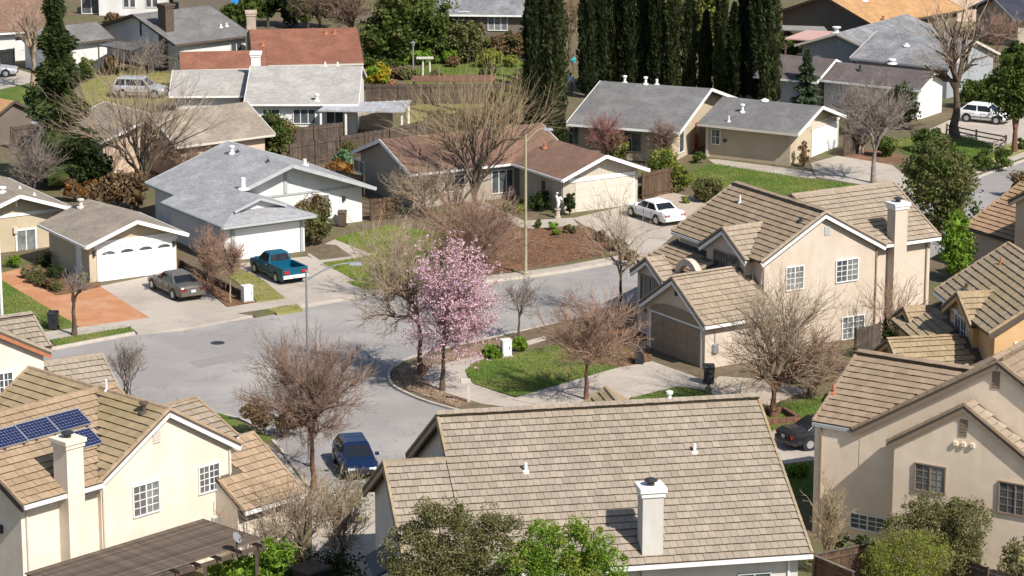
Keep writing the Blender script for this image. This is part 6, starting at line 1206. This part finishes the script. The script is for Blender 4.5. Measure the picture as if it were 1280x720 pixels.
P = G(2.5, 398); t = thing('lamp_post', P, 'pale grey pole on the lawn at the left edge of the photo', 'pole'); q = MB(); q.tube([(P.x, P.y, 0), (P.x, P.y, 4.9)], [.10, .08], 10); q.build('pole', 'white_plastic', t); q = MB(); q.lathe((P.x, P.y, 0), [(.2, 0), (.2, .1), (.13, .16)], 10); q.build('base', 'metal_grey', t)
def cabinet(px, py, hx, hy, hz, yaw, label):
    P = G(px, py); t = thing('utility_cabinet', P, label, 'utility cabinet'); a = radians(yaw); X, Y = Vector((cos(a), sin(a), 0)), Vector((-sin(a), cos(a), 0)); Z = Vector((0, 0, 1))
    q = MB(); q.box(P+Z*(hz+.06), hx, hy, hz, (X, Y, Z)); q.build('body', 'white_plastic', t); q = MB(); q.box(P+Z*.04, hx+.06, hy+.06, .06, (X, Y, Z)); q.build('plinth', 'concrete', t)
    q = MB(); q.box(P+Z*(hz+.06)-Y*(hy+.012), hx-.05, .014, hz-.06, (X, Y, Z)); d = q.build('door', 'white_paint', t); q = MB(); q.box(P+Z*(hz+.1)-Y*(hy+.035)+X*(hx*.5), .02, .02, .07, (X, Y, Z)); q.build('handle', 'dark_metal', d)
    q = MB(); q.box(P+Z*(hz*2+.085), hx+.03, hy+.03, .025, (X, Y, Z)); q.build('lid', 'white_plastic', t)
cabinet(632.5, 446, .27, .22, .46, 20, 'white utility cabinet between two bright bushes by the corner lawn')
cabinet(309, 377, .30, .24, .46, 30, 'white utility cabinet on the bark bed beside the white house lawn')
P = G(586, 503); t = thing('mailbox', P, 'mailbox on a pale post at the street corner', 'mailbox'); q = MB(); q.box(P+Vector((0, 0, .55)), .055, .055, .55); q.build('post', 'cream_paint', t); q = MB(); q.box(P+Vector((-.16, 0, 1.18)), .26, .1, .11); b_ = q.build('box', 'cream_paint', t); q = MB(); q.box(P+Vector((-.43, 0, 1.18)), .015, .095, .105); q.build('door', 'black_plastic', b_)
def bin_(px, py, m, label):
    P = G(px, py); t = thing('trash_bin', P, label, 'trash bin'); q = MB(); q.hexa([P+Vector(v) for v in ((-.24, -.25, .08), (.24, -.25, .08), (.24, .25, .08), (-.24, .25, .08), (-.3, -.32, 1.0), (.3, -.32, 1.0), (.3, .32, 1.0), (-.3, .32, 1.0))]); q.build('body', m, t)
    q = MB(); q.hexa([P+Vector(v) for v in ((-.32, -.35, 1.01), (.32, -.35, 1.01), (.32, .35, 1.01), (-.32, .35, 1.01), (-.28, -.3, 1.1), (.28, -.3, 1.1), (.28, .3, 1.1), (-.28, .3, 1.1))]); q.build('lid', m, t)
    for s in (-1, 1): q = MB(); q.lathe(P+Vector((s*.25, .25, .1)), [(.1, 0), (.1, .05)], 12, (s, 0, 0)); q.build('wheel', 'rubber', t)
bin_(886, 480, 'black_plastic', 'black wheeled bin at the corner of the beige garage'); bin_(36, 136, 'green_plastic', 'dark green wheeled bin at the kerb by the tall conifer')
bin_(67, 412, 'black_plastic', 'dark bin on the pavement beside the left roof edge'); bin_(428, 283, 'brown_paint', 'brown barrel-like bin beside the front lawn of the white house'); bin_(799, 455, 'black_plastic', 'black bin in the shade by the beige garage door')
# statue, bird table, garden lamp
P = G(697, 273); t = thing('garden_statue', P, 'white bird-shaped statue on a yellowish pedestal by the garage', 'statue'); q = MB(); q.lathe(P, [(.24, 0), (.24, .1), (.17, .16), (.15, .55), (.22, .62), (.22, .68)], 12); q.build('pedestal', 'gravel', t)
q = MB(); q.tube([P+Vector(v) for v in ((0, 0, .66), (.02, 0, .9), (.06, 0, 1.15), (-.02, 0, 1.42), (-.12, 0, 1.6), (-.05, 0, 1.78), (.05, 0, 1.8))], [.07, .1, .14, .12, .08, .07, .03], 8); q.tube([P+Vector(v) for v in ((0, 0, 1.35), (.2, .02, 1.42), (.36, .03, 1.25))], [.1, .13, .03], 7); q.build('bird', 'white_paint', t, smooth=True)
P = G(516.5, 85); t = thing('garden_lamp', P, 'pale garden lamp post among the green shrubs of the far garden', 'lamp'); q = MB(); q.tube([P, P+Vector((0, 0, 2.0))], .07, 8); q.build('post', 'metal_grey', t); q = MB(); q.lathe(P+Vector((0, 0, 2.0)), [(.14, 0), (.2, .25), (.27, .28), (.05, .42)], 8); q.build('lantern', 'metal_grey', t)
P = G(530, 98); t = thing('arbor', P, 'white weathered garden arbor in the far garden', 'arbor'); Z = Vector((0, 0, 1))
for x in (-.1, .55): q = MB(); q.tube([P+Vector((x, 0, 0)), P+Vector((x*.9, 0, 1.75))], .07, 6); q.build('post', 'white_paint', t)
q = MB(); q.box(P+Vector((.1, 0, 1.82)), .75, .25, .07); q.build('top_rail', 'cream_paint', t)
def wall_gear(b, f, a, z, w_, h_, d, m, name, label):
    o, al, n = b.face(f); p = o+al*a+Vector((0, 0, z)); t = thing(name, p, label, 'meter box'); ax = (al, n, Vector((0, 0, 1)))
    q = MB(); q.box(p+n*d/2, w_/2, d/2, h_/2, ax); q.build('box', m, t); q = MB(); q.box(p+n*(d+.01), w_*.4, .012, h_*.42, ax); q.build('cover', 'metal_grey', t); q = MB(); q.box(p+n*.03+Vector((0, 0, h_/2+.35)), .025, .025, .35, ax); q.build('conduit', m, t)
wall_gear(g5, 'right', 1.0, 1.1, .35, .5, .16, 'metal_grey', 'meter_box', 'grey meter box low on the sunlit garage wall of the beige corner house')
wall_gear(m9, 'front', 2.6, 1.9, .35, .55, .16, 'cream_paint', 'meter_box', 'cream meter box on the front wall of the cream house by the pergola')
wall_gear(c7, 'right', 1.1, 1.3, .4, .6, .16, 'taupe_paint', 'meter_box', 'brownish meter box low on the corner wall of the taupe house')
# fences
def fence(px, h, label, m='old_wood', boards=False, bw=.16, rail=None, cat='fence'):
    pts = [G(x, y) for x, y in px]; t = thing('fence', pts[0], label, cat, None); Z = Vector((0, 0, 1)); stuff = MB(); proto = {}
    for i in range(len(pts)-1):
        d = pts[i+1]-pts[i]; L = d.length; d.normalize(); n = Vector((-d.y, d.x, 0)); nb = max(1, int(L/bw))
        for k in range(nb):
            hh = h+random.uniform(-.03, .03); c = pts[i]+d*((k+.5)*L/nb); tgt = MB() if boards else stuff
            tgt.box(c+Z*(hh/2), L/nb/2-.006, .011, hh/2, (d, n, Z))
            if boards: tgt.build('board', m, t)
        npst = max(1, int(L/2.4))
        for k in range(npst+1):
            c = pts[i]+d*(k*L/npst)-n*.07; q = MB(); q.box(c+Z*((h+.06)/2), .05, .05, (h+.06)/2, (d, n, Z)); q.build('post', m, t)
        for z in (.3, h-.25): stuff_r = MB(); stuff_r.box((pts[i]+pts[i+1])/2+Z*z-n*.035, L/2, .02, .045, (d, n, Z)); stuff_r.build('rail', m, t)
        if rail: q = MB(); q.box((pts[i]+pts[i+1])/2+Z*(h+.045), L/2+.02, .07, .02, (d, n, Z)); q.build('cap_rail', rail, t)
    if not boards: o = stuff.build('boarding', m, t); o['kind'] = 'stuff'
    return t
fence([(362, 211), (487, 190), (553, 174), (645, 152)], 1.85, 'long weathered board fence running behind the white house to the golden bare tree', 'old_wood', bw=.18)
fence([(458, 131), (540, 131), (640, 130)], 1.75, 'grey-brown board fence behind the metal patio cover', 'old_wood', bw=.2)
fence([(355, 187), (430, 178)], 1.6, 'short dark board fence beside the orange garden canopy', 'old_wood')
fence([(802, 249), (842, 241)], 1.9, 'brown board fence beside the pale garage of the brown-roofed house', 'wood', boards=True, bw=.3)
fence([(1018, 742), (1083, 728)], 1.75, 'brown board fence with a pale cap rail behind the fence corner at the taupe house', 'wood', boards=True, rail='grey_wood')
fence([(1018, 744), (1066, 765)], 1.75, 'brown board fence with a pale cap rail facing the viewer at the roof corner', 'wood', boards=True, rail='grey_wood')
fence([(1190, 742), (1234, 760), (1290, 775)], 1.8, 'dark board fence at the lower right edge below the taupe house', 'old_wood', boards=True)
fence([(1054, 196), (1078, 190)], 1.7, 'dark reddish board fence right of the tan garage', 'old_wood')
fence([(14, 186), (58, 180)], 1.7, 'grey slatted fence beside the tan outbuilding at the left edge', 'old_wood')
fence([(-20, 88), (18, 84)], 1.7, 'dark wooden gate beside the white house at the upper left edge', 'black_plastic')
fence([(966, 64), (1005, 62), (1040, 66)], 1.8, 'dark fence under the pink metal patio roof', 'old_wood')
fence([(1100, 440), (1070, 448)], 1.7, 'dark lattice-topped fence beside the hedge of the orange house', 'old_wood')
fence([(225, 335), (262, 353), (306, 376)], .55, 'low dark retaining board edge between the two driveways on the left', 'old_wood', bw=.35)
fence([(420, 238), (456, 246)], 1.5, 'dark wood fence piece between the white house and the brown-roofed house', 'old_wood'); fence([(463, 276), (496, 272)], 1.5, 'brown fence piece at the end wall of the white house', 'wood')
pts = [G(x, y) for x, y in ((1183, 168), (1220, 176), (1257, 183), (1242, 191))]; t = thing('rail_fence', pts[0], 'low split-rail fence along the upper right driveway', 'fence')
for p in pts: q = MB(); q.box(p+Vector((0, 0, .45)), .07, .07, .45); q.build('post', 'fence_tan', t)
for i in range(3):
    for z in (.4, .75): q = MB(); q.beam(pts[i]+Vector((0, 0, z)), pts[i+1]+Vector((0, 0, z)), .06, .10); q.build('rail', 'fence_tan', t)
# patio covers
def cover(name, px, z, label, m, posts, slope=0, cat='patio cover', postm='white_paint', th=.1):
    P = [G(x, y, z) for x, y in px]; t = thing(name, Vector((P[0].x, P[0].y, 0)), label, cat); q = MB(); q.add(P+[p-Vector((0, 0, th)) for p in P], [tuple(range(len(P))), tuple(range(2*len(P)-1, len(P)-1, -1))]+[(i, i+len(P), (i+1) % len(P)+len(P), (i+1) % len(P)) for i in range(len(P))]); q.build('roof', m, t)
    for u, w_ in posts:
        p = (P[0]*(1-u)+P[1]*u)*(1-w_)+(P[3]*(1-u)+P[2]*u)*w_; q = MB(); q.box((p.x, p.y, (z-th)/2), .08, .08, (z-th)/2-.002); q.build('post', postm, t)
    return t, P
t, P4 = cover('patio_cover', [(397, 138), (505, 139.5), (515, 125), (409, 129.5)], 2.45, 'white metal patio cover with brown stains beside the pale grey house', 'sheet_metal', [(.03, .06), (.32, .06), (.97, .06), (.97, .9)])
for k in range(12):
    a = P4[0]+(P4[1]-P4[0])*((k+.5)/12); b = P4[3]+(P4[2]-P4[3])*((k+.5)/12); q = MB(); q.beam(a+Vector((0, 0, .025)), b+Vector((0, 0, .025)), .07, .05); q.build('roof_rib', 'sheet_metal', t)
Pp = G(470, 162); q = MB(); q.box(Pp+Vector((0, 0, .95)), 1.35, .03, .9); q.build('screen', 'gravel', t)
cover('patio_roof', [(979, 48), (1025, 50.5), (1052, 39.5), (1008, 37.5)], 2.5, 'flat pink metal patio roof beside the grey-blue gable', 'pink_metal', [(.04, .05), (.95, .05), (.04, .9)], postm='brown_paint')
cover('shed_roof', [(514, 101), (620, 100.5), (618, 93.5), (516, 94.5)], 1.9, 'long low shelter with a rust brown roof behind the fence of the far lawn', 'rust_brown', [(.03, .1), (.5, .1), (.97, .1)], cat='shelter', postm='brown_paint')
cover('garden_canopy', [(347, 160), (372, 161.5), (366, 153.5), (354, 153)], 2.0, 'small orange garden canopy behind the dark evergreen shrub', 'terracotta', [(.05, .1), (.95, .1), (.5, .9)], cat='canopy', postm='brown_paint')
cover('tarp_shelter', [(287, 7), (316, 7.5), (320, -3), (290, -3)], 2.4, 'blue tarp stretched over a shelter at the top', 'tarp', [(.05, .1), (.95, .1)], cat='tarp', postm='brown_paint')
cover('patio_roof', [(960, 36), (1035, 39), (1030, 33), (962, 31)], 2.4, 'grey flat carport roof behind the pink patio roof', 'light_shingle', [(.05, .1), (.95, .1)], cat='carport', postm='brown_paint')
# planter round the vase-shaped tree, stones, rocks
P = G(968, 524); t = thing('tree_planter', P, 'square brick planter round the trunk of the vase-shaped bare tree', 'planter')
for k in range(4):
    a = radians(90*k+20); c = P+Vector((cos(a)*.95, sin(a)*.95, .16))
    for j in range(5):
        q = MB(); q.box(c+Vector((-sin(a), cos(a), 0))*((j-2)*.39), .10, .185, .16, (Vector((cos(a), sin(a), 0)), Vector((-sin(a), cos(a), 0)), Vector((0, 0, 1)))); q.build('brick', 'red_bark', t)
def rock(px, py, s, label, group):
    P = G(px, py); c, f = blob((0, 0, s*.35, s, s*.8, s*.6), int(px), 1., (9, 6)); o = raw_mesh('rock', c, f, 'stone', None, tuple(P)); tag(o, label, 'rock', group)
for px, py, s, lb in [(718, 292, .35, 'pale rock at the right end of the bark bed'), (700, 280, .25, 'dark rock in the bark bed right of the bright plant'), (664, 288, .3, 'rock beside the tall yellow pole'), (596, 72, .6, 'biggest rock of the pale rockery in the far garden'), (606, 68, .5, 'right-hand rock of the pale rockery in the far garden'), (588, 74, .4, 'left-hand rock of the pale rockery in the far garden'), (617, 150, .7, 'boulder beside the far fence behind the golden bare tree'), (520, 140, .35, 'stump-like rock on the dry lawn behind the patio cover')]: rock(px, py, s, lb, 'garden rocks')
for i in range(7): rock(62+i*8.0, 367.5+(-1.2 if i > 3 else .4)*(i-3)*.6, .13, 'pale edging stones along the shrub bed of the tan house', 'edging stones of the brick path')
# people by the cypresses
def person(P, h, yaw, top, legs, label, arms):
    t = thing('person', P, label, 'person', None, radians(yaw)); O = Vector((0, 0, 0))
    V = [(0, 0, .50), (0, .09, .48), (.02, .10, .27), (-.01, .10, .03), (.08, .10, .015), (0, -.09, .48), (-.02, -.10, .27), (-.05, -.10, .03), (.04, -.10, .015), (.01, 0, .62), (.03, 0, .76), (.04, 0, .83), (.05, 0, .87), (.05, .105, .80), arms[0], arms[1], (.05, -.105, .80), arms[2], arms[3]]
    E = [(0, 1), (1, 2), (2, 3), (3, 4), (0, 5), (5, 6), (6, 7), (7, 8), (0, 9), (9, 10), (10, 11), (11, 12), (10, 13), (13, 14), (14, 15), (10, 16), (16, 17), (17, 18)]
    Rd = [.085, .06, .042, .032, .028, .06, .042, .032, .028, .08, .09, .034, .03, .04, .03, .022, .04, .03, .022]
    me = bpy.data.meshes.new('body'); me.from_pydata([Vector(v)*h for v in V], E, []); o = bpy.data.objects.new('body', me); COL.objects.link(o); o.parent = t
    md = o.modifiers.new('skin', 'SKIN'); md.use_smooth_shade = True; o.modifiers.new('sub', 'SUBSURF').levels = 1
    for i, r in enumerate(Rd): me.skin_vertices[0].data[i].radius = (r*h, r*h)
    me.skin_vertices[0].data[0].use_root = True; me.materials.append(M[legs])
    q = MB(); q.lathe((0, 0, .47*h), [(.105*h, 0), (.10*h, .12*h), (.12*h, .28*h), (.11*h, .35*h), (.04*h, .375*h)], 12); s = q.build('shirt', top, t, org=O, smooth=True)
    for sh, a, b in ((13, 14, 15), (16, 17, 18)):
        q = MB(); v = [Vector(V[i])*h for i in (sh, a, b)]; q.tube([v[0], v[1], v[1]*.35+v[2]*.65], [.05*h, .042*h, .034*h], 8); q.build('sleeve', top, t, org=O, smooth=True)
        q = MB(); q.lathe(v[2]-Vector((0, 0, .02*h)), [(.012*h, 0), (.026*h, .02*h), (.022*h, .05*h)], 8); q.build('hand', 'skin', t, org=O, smooth=True)
    c, f = blob((.06*h, 0, .925*h, .058*h, .052*h, .072*h), 0, 1., (14, 10)); raw_mesh('head', c, f, 'skin', t, smooth=True)
    c, f = blob((.045*h, 0, .948*h, .06*h, .056*h, .06*h), 0, 1., (14, 10)); raw_mesh('hair', c, f, 'hair', t, smooth=True)
person(G(714, 116.5), 1.75, 200, 'blue_cloth', 'brown_cloth', 'person in a light blue shirt and brown trousers standing before the cypresses', [(.12, .15, .66), (.22, .10, .62), (.12, -.15, .66), (.22, -.08, .64)])
person(G(717, 92), 1.75, 180, 'teal_cloth', 'brown_cloth', 'person in a teal top behind the one in light blue by the cypresses', [(.10, .15, .68), (.2, .1, .72), (.1, -.15, .66), (.2, -.1, .62)])
